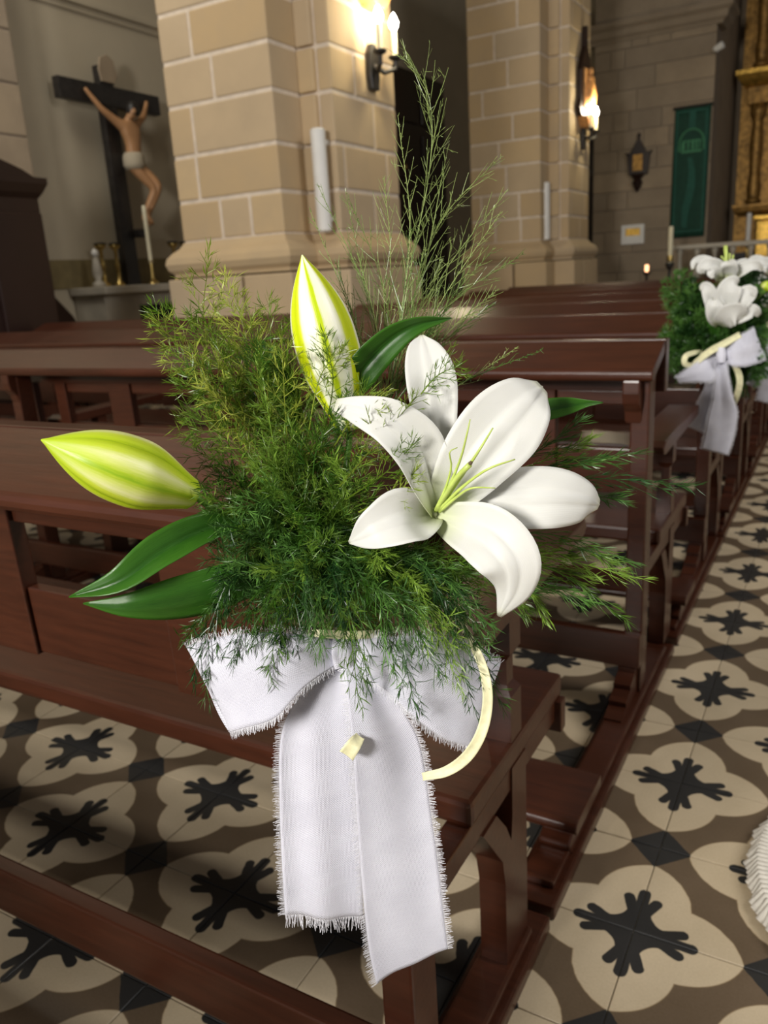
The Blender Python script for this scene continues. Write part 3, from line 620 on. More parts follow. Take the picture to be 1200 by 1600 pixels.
# ================================================================== FLOWER MATERIALS
def mat_petal():
    q = NT('lily_petal'); u, v = q.uv(); M = q.M
    av = M('ABSOLUTE', v)
    rib = q.ramp(av, [(0.0, (1, 1, 1)), (0.10, (0.25, 0.25, 0.25)), (0.25, (0, 0, 0))])
    green = M('MULTIPLY', M('SUBTRACT', 1.0, M('MULTIPLY', u, 4.0), clamp=True), 0.75)
    c = q.mix(green, (0.78, 0.78, 0.745), (0.58, 0.66, 0.26))
    tipc = M('MULTIPLY', M('SUBTRACT', u, 0.93, clamp=True), 5.0)
    c = q.mix(tipc, c, (0.72, 0.72, 0.40))
    q.set(color=c, rough=0.42, spec=0.35, sss=0.12); q.b.inputs['Subsurface Radius'].default_value = (0.004, 0.004, 0.003)
    w = q.new('ShaderNodeTexWave', wave_type='BANDS', bands_direction='Y'); w.inputs['Scale'].default_value = 3.2; w.inputs['Distortion'].default_value = 1.2; w.inputs['Detail'].default_value = 2
    q.lk(q.stretch(q.new('ShaderNodeTexCoord').outputs['UV'], (1.0, 3.0, 1)), w.inputs[0])
    h = M('SUBTRACT', M('MULTIPLY', w.outputs[1], 0.25), M('MULTIPLY', q.new('ShaderNodeSeparateColor').outputs[0], 0.0))
    q.bump(h, 0.18, 0.002); q.translucent(c, 0.22); return q.m
def mat_bud():
    q = NT('lily_bud'); u, v = q.uv(); M = q.M       # u along from base, v around (0..1)
    t = M('FRACT', M('MULTIPLY', v, 3.0)); d = M('ABSOLUTE', M('SUBTRACT', t, 0.5))        # d=0 at rib centre, .5 at seam
    n = q.noise(9, 3, q.stretch(q.new('ShaderNodeTexCoord').outputs['UV'], (1.0, 14, 1)))
    c = q.ramp(M('ADD', d, M('MULTIPLY', M('SUBTRACT', n, 0.5), 0.10)), [(0.0, (0.26, 0.42, 0.012)), (0.05, (0.42, 0.55, 0.03)), (0.11, (0.60, 0.68, 0.14)), (0.22, (0.76, 0.78, 0.36)), (0.32, (0.56, 0.66, 0.05)), (0.47, (0.42, 0.56, 0.01)), (0.5, (0.30, 0.42, 0.01))])
    e = M('MAXIMUM', M('MULTIPLY', M('SUBTRACT', u, 0.62, clamp=True), 2.6), M('MULTIPLY', M('SUBTRACT', 0.16, u, clamp=True), 4.0), clamp=True)
    c = q.mix(e, c, (0.40, 0.54, 0.02))
    q.set(color=c, rough=0.38, spec=0.4, sss=0.1); q.b.inputs['Subsurface Radius'].default_value = (0.004, 0.005, 0.001)
    q.bump(n, 0.1, 0.002); return q.m
def mat_bud_pale():
    q = NT('pale_lily_bud'); u, v = q.uv(); M = q.M
    t = M('FRACT', M('MULTIPLY', v, 3.0)); d = M('ABSOLUTE', M('SUBTRACT', t, 0.5))
    n = q.noise(9, 3, q.stretch(q.new('ShaderNodeTexCoord').outputs['UV'], (1.0, 14, 1)))
    c = q.ramp(M('ADD', d, M('MULTIPLY', M('SUBTRACT', n, 0.5), 0.08)), [(0.0, (0.42, 0.56, 0.005)), (0.035, (0.52, 0.64, 0.01)), (0.075, (0.80, 0.81, 0.55)), (0.24, (0.86, 0.86, 0.72)), (0.31, (0.80, 0.81, 0.55)), (0.36, (0.62, 0.70, 0.02)), (0.5, (0.52, 0.62, 0.003))])
    q.set(color=c, rough=0.38, spec=0.4, sss=0.1); q.b.inputs['Subsurface Radius'].default_value = (0.004, 0.005, 0.001)
    q.bump(n, 0.1, 0.002); return q.m
def mat_leaf(name, a, b):
    q = NT(name); u, v = q.uv(); n = q.noise(6, 4, q.stretch(q.new('ShaderNodeTexCoord').outputs['UV'], (2, 12, 1)))
    c = q.ramp(q.M('ADD', q.M('MULTIPLY', n, 0.8), q.M('MULTIPLY', q.M('ABSOLUTE', v), 0.25)), [(0.3, a), (0.75, b)])
    q.set(color=c, rough=0.30, spec=0.45); q.bump(n, 0.12, 0.002); q.translucent(c, 0.25); return q.m
def mat_fern(name, a, b, tr=0.3):
    q = NT(name); r = q.rnd(); n = q.M('ADD', q.M('MULTIPLY', q.noise(30, 2, q.pos()), 0.45), q.M('MULTIPLY', q.noise(420, 2, q.pos()), 0.55))
    c = q.ramp(q.M('ADD', q.M('MULTIPLY', r, 0.5), q.M('MULTIPLY', n, 0.5)), [(0.28, a), (0.70, b)])
    q.set(color=c, rough=0.33, spec=0.5); q.translucent(c, tr); return q.m
def mat_ribbon():
    q = NT('white_linen_ribbon'); u, v = q.uv(); M = q.M
    a = M('SINE', M('MULTIPLY', u, 7000.0)); b = M('SINE', M('MULTIPLY', v, 7000.0)); dg = M('SINE', M('ADD', M('MULTIPLY', u, 3600.0), M('MULTIPLY', v, 3600.0)))
    h = M('ADD', M('MULTIPLY', M('ADD', a, b), 0.3), M('MULTIPLY', dg, 0.4)); n = q.noise(30, 3, q.pos())
    q.set(color=q.ramp(M('ADD', M('MULTIPLY', h, 0.12), n), [(0.3, (0.72, 0.72, 0.82)), (0.7, (0.82, 0.82, 0.92))]), rough=0.75, spec=0.2)
    q.b.inputs['Sheen Weight'].default_value = 0.2
    q.bump(h, 0.7, 0.0005); q.translucent((0.8, 0.8, 0.86), 0.16); return q.m
M_PETAL = mat_petal(); M_BUD = mat_bud(); M_BUDP = mat_bud_pale()
M_LEAF = mat_leaf('lily_leaf', (0.016, 0.075, 0.008), (0.060, 0.19, 0.016))
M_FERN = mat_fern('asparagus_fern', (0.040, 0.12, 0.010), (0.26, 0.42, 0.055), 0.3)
M_FERN_LIT = mat_fern('lit_yellow_asparagus_fern', (0.10, 0.20, 0.012), (0.50, 0.56, 0.09), 0.3)  # yellower copy of the fern green, with the light painted in
M_FERN_SHADE = mat_fern('shaded_dark_asparagus_fern', (0.016, 0.065, 0.014), (0.13, 0.29, 0.055), 0.3)  # darker copy with shade painted in for low fronds, reused for far ferns
M_WIRY = mat_fern('wiry_asparagus_stem', (0.06, 0.13, 0.020), (0.30, 0.38, 0.12), 0.15)
M_FIL = simple('lily_filament', (0.50, 0.62, 0.14), 0.4, 0.2, 30)
M_RIB = mat_ribbon()
M_FRINGE = simple('ribbon_thread', (0.78, 0.78, 0.84), 0.7, 0.06, 30)
M_RAFFIA = simple('cream_raffia', (0.68, 0.65, 0.40), 0.55, 0.18, 60, bump=0.2)
M_STEM = simple('green_stem', (0.10, 0.22, 0.03), 0.45, 0.2, 20)
M_SPECK = simple('dried_pollen', (0.10, 0.07, 0.03), 0.8, 0.2, 20)

# ================================================================== FLOWER BUILDERS
def blade(name, pts, widths, mat, parent, roll=(0,), cup=(0.0,), fold=0.0, ruffle=0.0, rf=5, seed=0, nu=30, nv=13, thick=0.0006, refdir=None, rib=0.0):
    """a petal or leaf: centre line pts (world), half widths (m), rolled about its own line, cupped across"""
    P = spline(pts, nu); wd_ = np.maximum(smoothlist(widths, nu), 2e-4); rl = lerp(roll, nu) if len(roll) > 1 else np.full(nu, roll[0]); cp = lerp(cup, nu) if len(cup) > 1 else np.full(nu, cup[0])
    T = np.gradient(P, axis=0); rng = np.random.RandomState(seed+1); ph = rng.uniform(0, 6, 4)
    V = []; UV = []
    for i in range(nu):
        t = nrm(T[i]); view = nrm(CAM-P[i]) if refdir is None else np.asarray(refdir, float)
        w = nrm(np.cross(view, t)); n = nrm(np.cross(t, w)); s = i/(nu-1)
        c_, s_ = math.cos(rl[i]), math.sin(rl[i]); w, n = w*c_+n*s_, n*c_-w*s_
        for j in range(nv):
            v = -1+2*j/(nv-1); h = wd_[i]
            z = cp[i]*h*v*v+fold*h*abs(v)+ruffle*h*abs(v)**3*(math.sin(s*rf*2+ph[0]+(2.1 if v > 0 else 0))+0.5*math.sin(s*rf*4.3+ph[1]+(1.3 if v > 0 else 0)))
            z += rib*h*math.exp(-(v*7)**2)-rib*0.6*h*(math.exp(-((abs(v)-0.22)*8)**2))
            V.append(P[i]+w*v*h+n*z); UV.append((s, v))
    F = [(i*nv+j, i*nv+j+1, (i+1)*nv+j+1, (i+1)*nv+j) for i in range(nu-1) for j in range(nv-1)]
    o = mesh(name, V, F, mat, parent, smooth=True, uv=UV)
    md = o.modifiers.new('thickness', 'SOLIDIFY'); md.thickness = thick; md.offset = 0
    return o
def bud(name, base, tip, r, mat, parent, twist=0.0, up=(0, 0, 1), fat=0.4, bend=0.0):
    base = np.array(base); tip = np.array(tip); ax = tip-base; L = np.linalg.norm(ax); ax /= L
    b = nrm(np.cross(ax, up)); c = np.cross(ax, b); nu, nv = 34, 48; V = []; UV = []
    for i in range(nu):
        s = i/(nu-1)
        e = (math.sin(math.pi*min(1, s/fat/2)) if s < fat else math.cos(math.pi/2*((s-fat)/(1-fat))**1.25))
        rad = r*(0.42*(1-s)**3+e*(1-0.42*(1-s)**3)) if s < fat else r*max(e, 0.02)
        if s < 0.03: rad *= 0.75
        for j in range(nv+1):
            a = 2*math.pi*j/nv; d = abs(((j/nv*3) % 1)-0.5)
            k = 1+0.055*math.cos(3*a+math.pi)*min(1, 4*s*(1-s)*1.3)-0.05*math.exp(-((0.5-d)/0.045)**2)+0.04*math.exp(-(d/0.05)**2)
            off = c*bend*r*math.sin(math.pi*s)
            V.append(base+ax*L*s+off+(b*math.cos(a+twist)+c*math.sin(a+twist))*rad*k); UV.append((s, j/nv))
    m = nv+1
    F = [(i*m+j, i*m+j+1, (i+1)*m+j+1, (i+1)*m+j) for i in range(nu-1) for j in range(nv)]
    F += [tuple(range(nv))[::-1], tuple((nu-1)*m+k for k in range(nv))]
    return mesh(name, V, F, mat, parent, smooth=True, uv=UV)

class Fern:
    def __init__(s): s.v = []; s.f = []; s.n = 0
    def needles(s, P, Dd, L, w):
        k = len(P)
        if k == 0: return
        rv = np.random.normal(size=(k, 3)); B = np.cross(Dd, rv); B /= np.linalg.norm(B, axis=1)[:, None]+1e-9
        hw = (w/2)[:, None]; L = L[:, None]; tipc = P+Dd*L
        mid = P+Dd*L*0.5+np.cross(Dd, B)*L*np.random.normal(0, 0.06, (k, 1))
        q = np.stack([P-B*hw*0.8, P+B*hw*0.8, mid+B*hw, tipc, mid-B*hw], 1).reshape(-1, 3)
        s.v.append(q); b = s.n+np.arange(k)*5
        s.f += [(a, a+1, a+2, a+3, a+4) for a in b.tolist()]; s.n += 5*k
    def stem(s, pts, r0, r1):
        pts = np.asarray(pts); m = len(pts); T = np.gradient(pts, axis=0); ref = nrm(np.random.normal(size=3)); out = []
        for i in range(m):
            t = nrm(T[i]); b = nrm(np.cross(t, ref)); c = np.cross(t, b); r = r0+(r1-r0)*i/(m-1)
            for k in range(3): a = 2.0944*k; out.append(pts[i]+(b*math.cos(a)+c*math.sin(a))*r)
        s.v.append(np.array(out)); n = s.n
        for i in range(m-1):
            for k in range(3): s.f.append((n+i*3+k, n+i*3+(k+1) % 3, n+i*3+3+(k+1) % 3, n+i*3+3+k))
        s.n += 3*m
    def frond(s, pts, nb=16, bl=0.035, nl=0.0085, nw=0.00055, dens=900, ang=0.75, start=0.15, r0=0.0008, droop=0.15, bare=0.0, sub=True, whorl=3, spread=0.46):
        n = 24; P = spline(pts, n); s.stem(P, r0, r0*0.35); T = np.gradient(P, axis=0)
        view = nrm(CAM-P[n//2]); pn = nrm(view+np.random.normal(0, 0.45, 3))
        for k in range(nb):
            q = start+(1-start)*(k+random.uniform(-0.3, 0.3))/nb; q = min(max(q, 0.02), 0.985); i = q*(n-1); a = int(i); fr = i-a
            p = P[a]*(1-fr)+P[min(a+1, n-1)]*fr; t = nrm(T[a]); b = nrm(np.cross(pn, t)); side = 1 if k % 2 else -1
            ll = bl*(0.35+0.65*math.sin(math.pi*min(1, (q-start)/(1-start)*0.75+0.22)))*random.uniform(0.7, 1.25)*(1.0-0.35*q)
            an = ang*random.uniform(0.75, 1.2); dr = nrm(t*math.cos(an)+b*side*math.sin(an)+pn*random.gauss(0, 0.28))
            m = 7; tt = np.linspace(0, 1, m)[:, None]; Q = p+dr*ll*tt+(t*0.18*ll-np.array([0, 0, droop*ll]))*tt**2
            s.stem(Q, r0*0.5, r0*0.22)
            cnt = int(dens*ll*(1-bare))
            subs = [(Q, cnt)]
            if sub:
                for _ in range(max(1, int(ll/0.010))):
                    x = random.uniform(0.15, 0.8); c0 = Q[0]+(Q[-1]-Q[0])*x; d2 = nrm(dr+np.random.normal(0, 0.55, 3)); l2 = ll*random.uniform(0.22, 0.42)
                    Q2 = c0+d2*l2*tt; s.stem(Q2, r0*0.3, r0*0.18); subs.append((Q2, int(dens*l2*(1-bare))))
            for Q_, c_ in subs:
                if c_ < 1: continue
                g = max(1, c_//whorl); x = np.repeat(np.sort(np.random.uniform(0.08, 1.0, g)), whorl); ii = np.minimum((x*(m-1)).astype(int), m-2); fx = (x*(m-1)-ii)[:, None]
                pp = Q_[ii]*(1-fx)+Q_[ii+1]*fx; dd = Q_[ii+1]-Q_[ii]; dd /= np.linalg.norm(dd, axis=1)[:, None]+1e-9
                nd = dd+np.random.normal(0, spread, dd.shape); nd /= np.linalg.norm(nd, axis=1)[:, None]
                s.needles(pp, nd, nl*np.random.uniform(0.55, 1.15, len(pp)), np.full(len(pp), nw))
        ee = nrm(T[-1]); pp = np.repeat(P[-4:], 3, 0); nd = ee+np.random.normal(0, 0.35, pp.shape); nd /= np.linalg.norm(nd, axis=1)[:, None]
        s.needles(pp, nd, np.full(len(pp), nl), np.full(len(pp), nw))
    def build(s, name, mat, parent): return mesh(name, np.vstack(s.v), s.f, mat, parent)

def strip(name, rows, mat, parent, nu=40, nv=16, wave=0.0, wf=3, seed=0, thick=0.0005, sag=0.0, close=None):
    """cloth between two edge lines; rows = [(left point, right point)] in world space"""
    A = spline([r[0] for r in rows], nu); B = spline([r[1] for r in rows], nu); rng = np.random.RandomState(seed); ph = rng.uniform(0, 6, 6); V = []; UV = []
    arc = np.concatenate([[0], np.cumsum(np.linalg.norm(np.diff((A+B)/2, axis=0), axis=1))]); wid = np.linalg.norm(A-B, axis=1).mean()
    T = np.gradient((A+B)/2, axis=0)
    for i in range(nu):
        n = nrm(np.cross(T[i], B[i]-A[i])); 
        if n @ (CAM-A[i]) < 0: n = -n
        for j in range(nv):
            v = j/(nv-1); h = wave*(math.sin(v*wf*2.2+ph[0]+i/nu*1.6)+0.5*math.sin(v*wf*4.7+ph[1]-i/nu*2.0))+sag*math.sin(math.pi*v)
            V.append(A[i]*(1-v)+B[i]*v+n*h); UV.append((arc[i], v*wid))
    F = [(i*nv+j, i*nv+j+1, (i+1)*nv+j+1, (i+1)*nv+j) for i in range(nu-1) for j in range(nv-1)]
    o = mesh(name, V, F, mat, parent, smooth=True, uv=UV)
    md = o.modifiers.new('thickness', 'SOLIDIFY'); md.thickness = thick; md.offset = 0
    return o, np.array(V).reshape(nu, nv, 3)
def fringe(parent, lines, length, spacing, w, seed=0, jit=0.35, name='frayed_edge'):
    """lines: list of (edge points, outward points) ; short threads along frayed edges"""
    fr = Fern(); rng = np.random.RandomState(seed)
    for E, I in lines:
        E = np.asarray(E); I = np.asarray(I); seg = np.linalg.norm(np.diff(E, axis=0), axis=1); cum = np.concatenate([[0], np.cumsum(seg)]); n = int(cum[-1]/spacing)
        x = np.linspace(0, cum[-1]*0.999, max(n, 2)); idx = np.clip(np.searchsorted(cum, x, 'right')-1, 0, len(seg)-1); fx = ((x-cum[idx])/(seg[idx]+1e-9))[:, None]
        p = E[idx]*(1-fx)+E[idx+1]*fx; q = I[idx]*(1-fx)+I[idx+1]*fx; d = p-q; d /= np.linalg.norm(d, axis=1)[:, None]+1e-9
        t = E[idx+1]-E[idx]; t /= np.linalg.norm(t, axis=1)[:, None]+1e-9
        d = d+t*rng.normal(0, jit, (len(p), 1))+rng.normal(0, 0.10, p.shape); d /= np.linalg.norm(d, axis=1)[:, None]
        B = t; L = (length*rng.uniform(0.6, 1.15, len(p)))[:, None]; p0 = p-d*0.0008
        qd = np.stack([p0-B*w/2, p0+B*w/2, p0+d*L+B*w*0.35, p0+d*L-B*w*0.35], 1).reshape(-1, 3)
        b = fr.n+np.arange(len(p))*4; fr.v.append(qd); fr.f += [(a, a+1, a+2, a+3) for a in b.tolist()]; fr.n += 4*len(p)
    o = fr.build(name, M_FRINGE, parent); o['kind'] = 'stuff'; return o

# ================================================================== NEAR BOUQUET
S3 = 460/1200.0
def L3(x, y, d): return W(500+x*S3, 500+y*S3, d)
def pxm(d): return d/FPX
bq = thing('lily_bouquet', tuple(W(545, 960, 0.715)), 'large white lily bouquet with ferns and yellow green buds on the nearest pew', 'bouquet')
# --- lily flower
DC = 0.655
tube_pts = [L3(430, 800, 0.715), L3(455, 790, 0.69), L3(470, 780, 0.668)]
lily = MB().tube([tuple(p) for p in spline(tube_pts, 8)], [0.005, 0.006, 0.007, 0.0085, 0.010, 0.011, 0.011, 0.010], 14).build('lily_flower', M_PETAL, bq, smooth=True)
k_ = 0.655/FPX/1.0
def hw(*a): return [x*S3*0.63/FPX for x in a]
# outer tepals first (behind)
blade('petal', [L3(462, 790, .668), L3(468, 650, .662), L3(468, 470, .655), L3(450, 250, .652), L3(424, 120, .660), L3(415, 62, .668)], hw(35, 62, 85, 107, 74, 8), M_PETAL, lily, roll=(0.35, 0.2, 0.1), cup=(0.5, 0.3, 0.12), ruffle=0.03, seed=1, rib=0.11)
blade('petal', [L3(480, 785, .666), L3(620, 745, .652), L3(780, 730, .640), L3(950, 722, .634), L3(1080, 735, .643), L3(1138, 752, .656)], hw(35, 85, 125, 128, 92, 22), M_PETAL, lily, roll=(-0.25, -0.15, -0.1), cup=(0.45, 0.2, -0.10, -0.22), ruffle=0.05, seed=2, rib=0.11)
blade('petal', [L3(460, 800, .666), L3(410, 812, .650), L3(330, 815, .632), L3(230, 850, .628), L3(165, 885, .634), L3(118, 907, .644)], hw(40, 80, 118, 88, 48, 6), M_PETAL, lily, roll=(0.5, 0.35, 0.1, 0.0), cup=(0.75, 0.6, 0.25, 0.05), ruffle=0.06, seed=3, rib=0.08)
# inner tepals
blade('petal', [L3(468, 775, .664), L3(440, 660, .648), L3(385, 520, .634), L3(285, 420, .626), L3(160, 368, .630), L3(62, 345, .642)], hw(42, 92, 116, 96, 62, 26), M_PETAL, lily, roll=(0.55, 0.4, 0.2, 0.1), cup=(0.75, 0.45, 0.15, -0.1), ruffle=0.04, seed=4, rib=0.11)
blade('petal', [L3(482, 770, .664), L3(560, 670, .648), L3(650, 545, .636), L3(760, 420, .630), L3(850, 325, .634), L3(905, 272, .650)], hw(45, 110, 152, 162, 118, 34), M_PETAL, lily, roll=(-0.1, 0.0, 0.05), cup=(0.5, 0.28, 0.1, -0.05), ruffle=0.045, seed=5, rib=0.11)
blade('petal', [L3(478, 800, .664), L3(585, 835, .642), L3(690, 885, .624), L3(775, 985, .616), L3(785, 1095, .626), L3(730, 1208, .648)], hw(44, 95, 128, 122, 84, 10), M_PETAL, lily, roll=(0.15, 0.1, 0.0, -0.05), cup=(0.6, 0.35, 0.05, -0.3), ruffle=0.04, seed=6, rib=0.13)
# filaments and pistil
fl = [([(470, 775), (510, 690), (535, 600), (528, 540), (560, 520)], .640, 5), ([(475, 775), (530, 670), (575, 560), (600, 460), (612, 405)], .628, 6), ([(480, 772), (560, 660), (640, 545), (705, 440)], .622, 8), ([(485, 775), (570, 690), (680, 610), (795, 568)], .622, 7), ([(488, 780), (560, 720), (620, 685), (715, 685)], .632, 6)]
for pts, d1, w_ in fl:
    n = len(pts); P = [L3(x, y, .655+(d1-.028-.655)*min(1, q/(n-1)*1.5)) for q, (x, y) in enumerate(pts)]
    MB().tube([tuple(p) for p in spline(P, 12)], list(np.linspace(w_, w_*0.28, 12)*S3*0.63/FPX*1.35), 7).build('filament', M_FIL, lily, smooth=True)
P = [L3(470, 778, .660), L3(520, 700, .630), L3(560, 640, .614), L3(610, 590, .602)]
pis = MB().tube([tuple(p) for p in spline(P, 10)], list(np.linspace(10, 13, 10)*S3*0.62/FPX*0.9), 8).build('pistil', M_FIL, lily, smooth=True)
MB().lathe([(0.0008, -0.001), (0.0016, 0.0), (0.0012, 0.0018), (0.0003, 0.0026)], tuple(L3(612, 585, .600)), 8, tuple(nrm(P[3]-P[2]))).build('pistil_tip', M_SPECK, pis)
# --- buds
b1 = bud('lily_bud', W(306, 775, .66), W(64, 687, .60), 0.0278, M_BUD, bq, twist=1.40, up=nrm(CAM-W(180, 730, .63)), fat=0.42, bend=-0.15)
MB().tube([tuple(p) for p in spline([W(300, 772, .66), W(340, 800, .68), W(420, 850, .72)], 8)], 0.0028, 8).build('bud_stalk', M_STEM, b1, smooth=True)
b2 = bud('lily_bud', W(546, 672, .70), W(472, 398, .668), 0.0272, M_BUDP, bq, twist=1.55, up=nrm(CAM-W(500, 500, .67)), fat=0.47, bend=0.10)
MB().tube([tuple(p) for p in spline([W(545, 665, .70), W(545, 700, .705), W(530, 790, .72)], 8)], 0.0028, 8).build('bud_stalk', M_STEM, b2, smooth=True)
# --- leaves
def leaf(pp, ws, fold=0.35, roll=(0.0,), seed=0):
    d = pp[0][2]; return blade('leaf', [W(*q) for q in pp], [x*0.5*d/FPX for x in ws], M_LEAF, bq, roll=roll, cup=(0.0,), fold=fold, ruffle=0.04, seed=seed, nu=26, nv=11, thick=0.0005, rib=-0.08)
leaf([(400, 810, .70), (330, 825, .675), (255, 862, .655), (185, 910, .645), (108, 933, .652)], [18, 46, 54, 36, 2], 0.55, (0.35,), 1)
leaf([(470, 890, .70), (385, 908, .68), (290, 935, .665), (200, 948, .655), (130, 943, .665)], [30, 62, 70, 38, 2], -0.25, (-0.35,), 2)
leaf([(535, 640, .705), (560, 585, .685), (605, 535, .675), (650, 508, .67), (705, 497, .676)], [20, 50, 46, 26, 2], 0.4, (0.25,), 3)
leaf([(460, 660, .71), (438, 600, .70), (415, 555, .70), (398, 528, .705)], [30, 48, 40, 3], 0.3, (0.2,), 4)
leaf([(790, 670, .70), (845, 645, .69), (885, 636, .685), (915, 631, .685), (942, 629, .69)], [30, 36, 28, 12, 2], 0.4, (-0.3,), 5)
# --- ferns
def fern(pp, mat, name='fern_frond', **k):
    f = Fern(); f.frond([W(*q) for q in pp], **k); return f.build(name, mat, bq)
random.seed(21); np.random.seed(21)
def R(a, b): return random.uniform(a, b)
# silhouette plumes on the left (light painted in as yellower green)
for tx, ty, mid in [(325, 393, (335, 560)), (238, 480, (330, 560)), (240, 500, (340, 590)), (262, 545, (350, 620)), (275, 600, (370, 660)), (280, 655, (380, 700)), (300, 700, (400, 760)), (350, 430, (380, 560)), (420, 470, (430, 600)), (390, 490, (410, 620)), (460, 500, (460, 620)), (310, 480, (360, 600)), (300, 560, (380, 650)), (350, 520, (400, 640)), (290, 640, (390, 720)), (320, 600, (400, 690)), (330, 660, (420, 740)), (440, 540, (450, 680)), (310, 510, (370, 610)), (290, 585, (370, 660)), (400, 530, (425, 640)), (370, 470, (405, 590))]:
    dt = R(.63, .70); fern([(490+R(-40, 40), 830+R(-60, 60), .72), (mid[0]+R(-15, 15), mid[1]+R(-15, 15), .69), (tx, ty, dt)], random.choice((M_FERN_LIT, M_FERN_LIT, M_FERN)), nb=19, bl=0.034, dens=430, start=0.25, nl=0.0125, nw=0.00048)
# body of the mass, shade painted in as darker green low down
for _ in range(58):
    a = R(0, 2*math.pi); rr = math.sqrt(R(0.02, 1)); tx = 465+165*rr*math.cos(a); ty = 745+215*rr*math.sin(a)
    m = M_FERN if ty < 780 else random.choice((M_FERN, M_FERN_SHADE)); 
    if ty > 880: m = M_FERN_SHADE
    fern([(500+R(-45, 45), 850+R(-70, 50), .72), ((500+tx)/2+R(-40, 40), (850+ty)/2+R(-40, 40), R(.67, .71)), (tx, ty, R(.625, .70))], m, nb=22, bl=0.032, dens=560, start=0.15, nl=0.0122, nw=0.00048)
# lower skirt, drooping in front of the bow
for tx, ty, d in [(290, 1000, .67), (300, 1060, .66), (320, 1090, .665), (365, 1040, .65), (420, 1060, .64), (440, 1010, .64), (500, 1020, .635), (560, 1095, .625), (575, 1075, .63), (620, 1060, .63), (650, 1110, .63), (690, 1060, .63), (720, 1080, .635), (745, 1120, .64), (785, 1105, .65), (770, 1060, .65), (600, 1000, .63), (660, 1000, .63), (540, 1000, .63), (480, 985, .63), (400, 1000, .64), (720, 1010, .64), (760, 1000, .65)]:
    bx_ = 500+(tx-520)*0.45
    fern([(bx_+R(-20, 20), 880+R(-30, 30), .71), ((bx_+tx)/2+R(-10, 10), 915+R(-15, 25), d-0.002), (tx, ty, d)], random.choice((M_FERN_SHADE, M_FERN, M_FERN_SHADE)), nb=18, bl=0.026, dens=480, start=0.3, nl=0.0115, nw=0.00048, ang=0.55, droop=0.35)
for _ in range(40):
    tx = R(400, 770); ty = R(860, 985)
    fern([(540+R(-70, 90), 850+R(-40, 40), .72), ((540+tx)/2+R(-20, 20), (860+ty)/2-10, R(.66, .70)), (tx, ty, R(.63, .69))], random.choice((M_FERN_SHADE, M_FERN_SHADE, M_FERN)), nb=20, bl=0.028, dens=600, start=0.15, nl=0.0125, nw=0.00048, ang=0.55)
# right side sprays under and beside the lily
for pp in [[(700, 870, .70), (850, 870, .68), (1005, 905, .67)], [(700, 880, .70), (860, 890, .68), (975, 968, .67)], [(690, 880, .70), (830, 905, .68), (920, 940, .67)], [(680, 880, .70), (800, 900, .69), (850, 965, .68)], [(700, 840, .71), (860, 835, .69), (990, 880, .68)], [(720, 850, .71), (880, 850, .69), (960, 880, .68)], [(690, 900, .70), (780, 930, .69), (870, 920, .68)],
           [(760, 740, .71), (840, 705, .69), (905, 660, .68)], [(760, 745, .71), (850, 720, .69), (920, 690, .685)], [(770, 740, .71), (880, 725, .69), (1000, 708, .68)], [(770, 750, .71), (870, 730, .695), (950, 720, .69)], [(790, 760, .71), (930, 748, .69), (1085, 760, .68)], [(800, 780, .71), (900, 775, .69), (965, 778, .685)],
           [(690, 890, .70), (800, 880, .69), (930, 905, .68)], [(680, 890, .70), (770, 910, .69), (820, 950, .68)], [(700, 860, .71), (820, 860, .70), (900, 870, .69)]]:
    fern(pp, random.choice((M_FERN, M_FERN_SHADE)), nb=16, bl=0.026, dens=420, start=0.35, nl=0.0135, nw=0.00048, ang=0.30, droop=0.1, sub=False, spread=0.2)
# fern over the left petal and the pale bud
for pp in [[(530, 760, .66), (590, 690, .635), (650, 620, .622)], [(540, 780, .66), (600, 740, .635), (650, 690, .625)], [(520, 700, .67), (560, 640, .64), (600, 620, .63)], [(560, 800, .66), (620, 770, .64), (650, 735, .63)], [(500, 700, .68), (520, 600, .655), (505, 520, .65)], [(480, 690, .68), (500, 590, .655), (540, 540, .65)], [(640, 640, .66), (680, 590, .64), (720, 570, .64)]]:
    fern(pp, M_FERN_LIT, nb=16, bl=0.026, dens=330, start=0.25, nl=0.0085)
# tall wiry plume
def wiry(pp, nb, bl, **k):
    f = Fern(); kw = dict(nb=int(nb*1.5), bl=bl*1.25, nl=0.0042, nw=0.00045, dens=110, ang=0.42, start=0.15, r0=0.00065, droop=-0.05, sub=True, whorl=1, spread=0.3); kw.update(k)
    f.frond([W(*q) for q in pp], **kw)
    Q = spline([W(*q) for q in pp], 30)
    for q in Q[8:]:      # pale nodes along the stem
        c0 = q+np.random.normal(0, 0.0006, 3); e = 0.0007
        f.v.append(np.array([c0+(e, 0, 0), c0+(0, e, 0), c0-(e, 0, 0), c0-(0, e, 0), c0+(0, 0, e*1.3), c0-(0, 0, e*1.3)])); n0 = f.n
        f.f += [(n0+a, n0+(a+1) % 4, n0+4) for a in range(4)]+[(n0+(a+1) % 4, n0+a, n0+5) for a in range(4)]; f.n += 6
    return f.build('tall_fern_stem', M_WIRY, bq)
wiry([(590, 720, .72), (640, 430, .71), (672, 260, .71), (670, 150, .71), (632, 86, .70)], 22, 0.040)
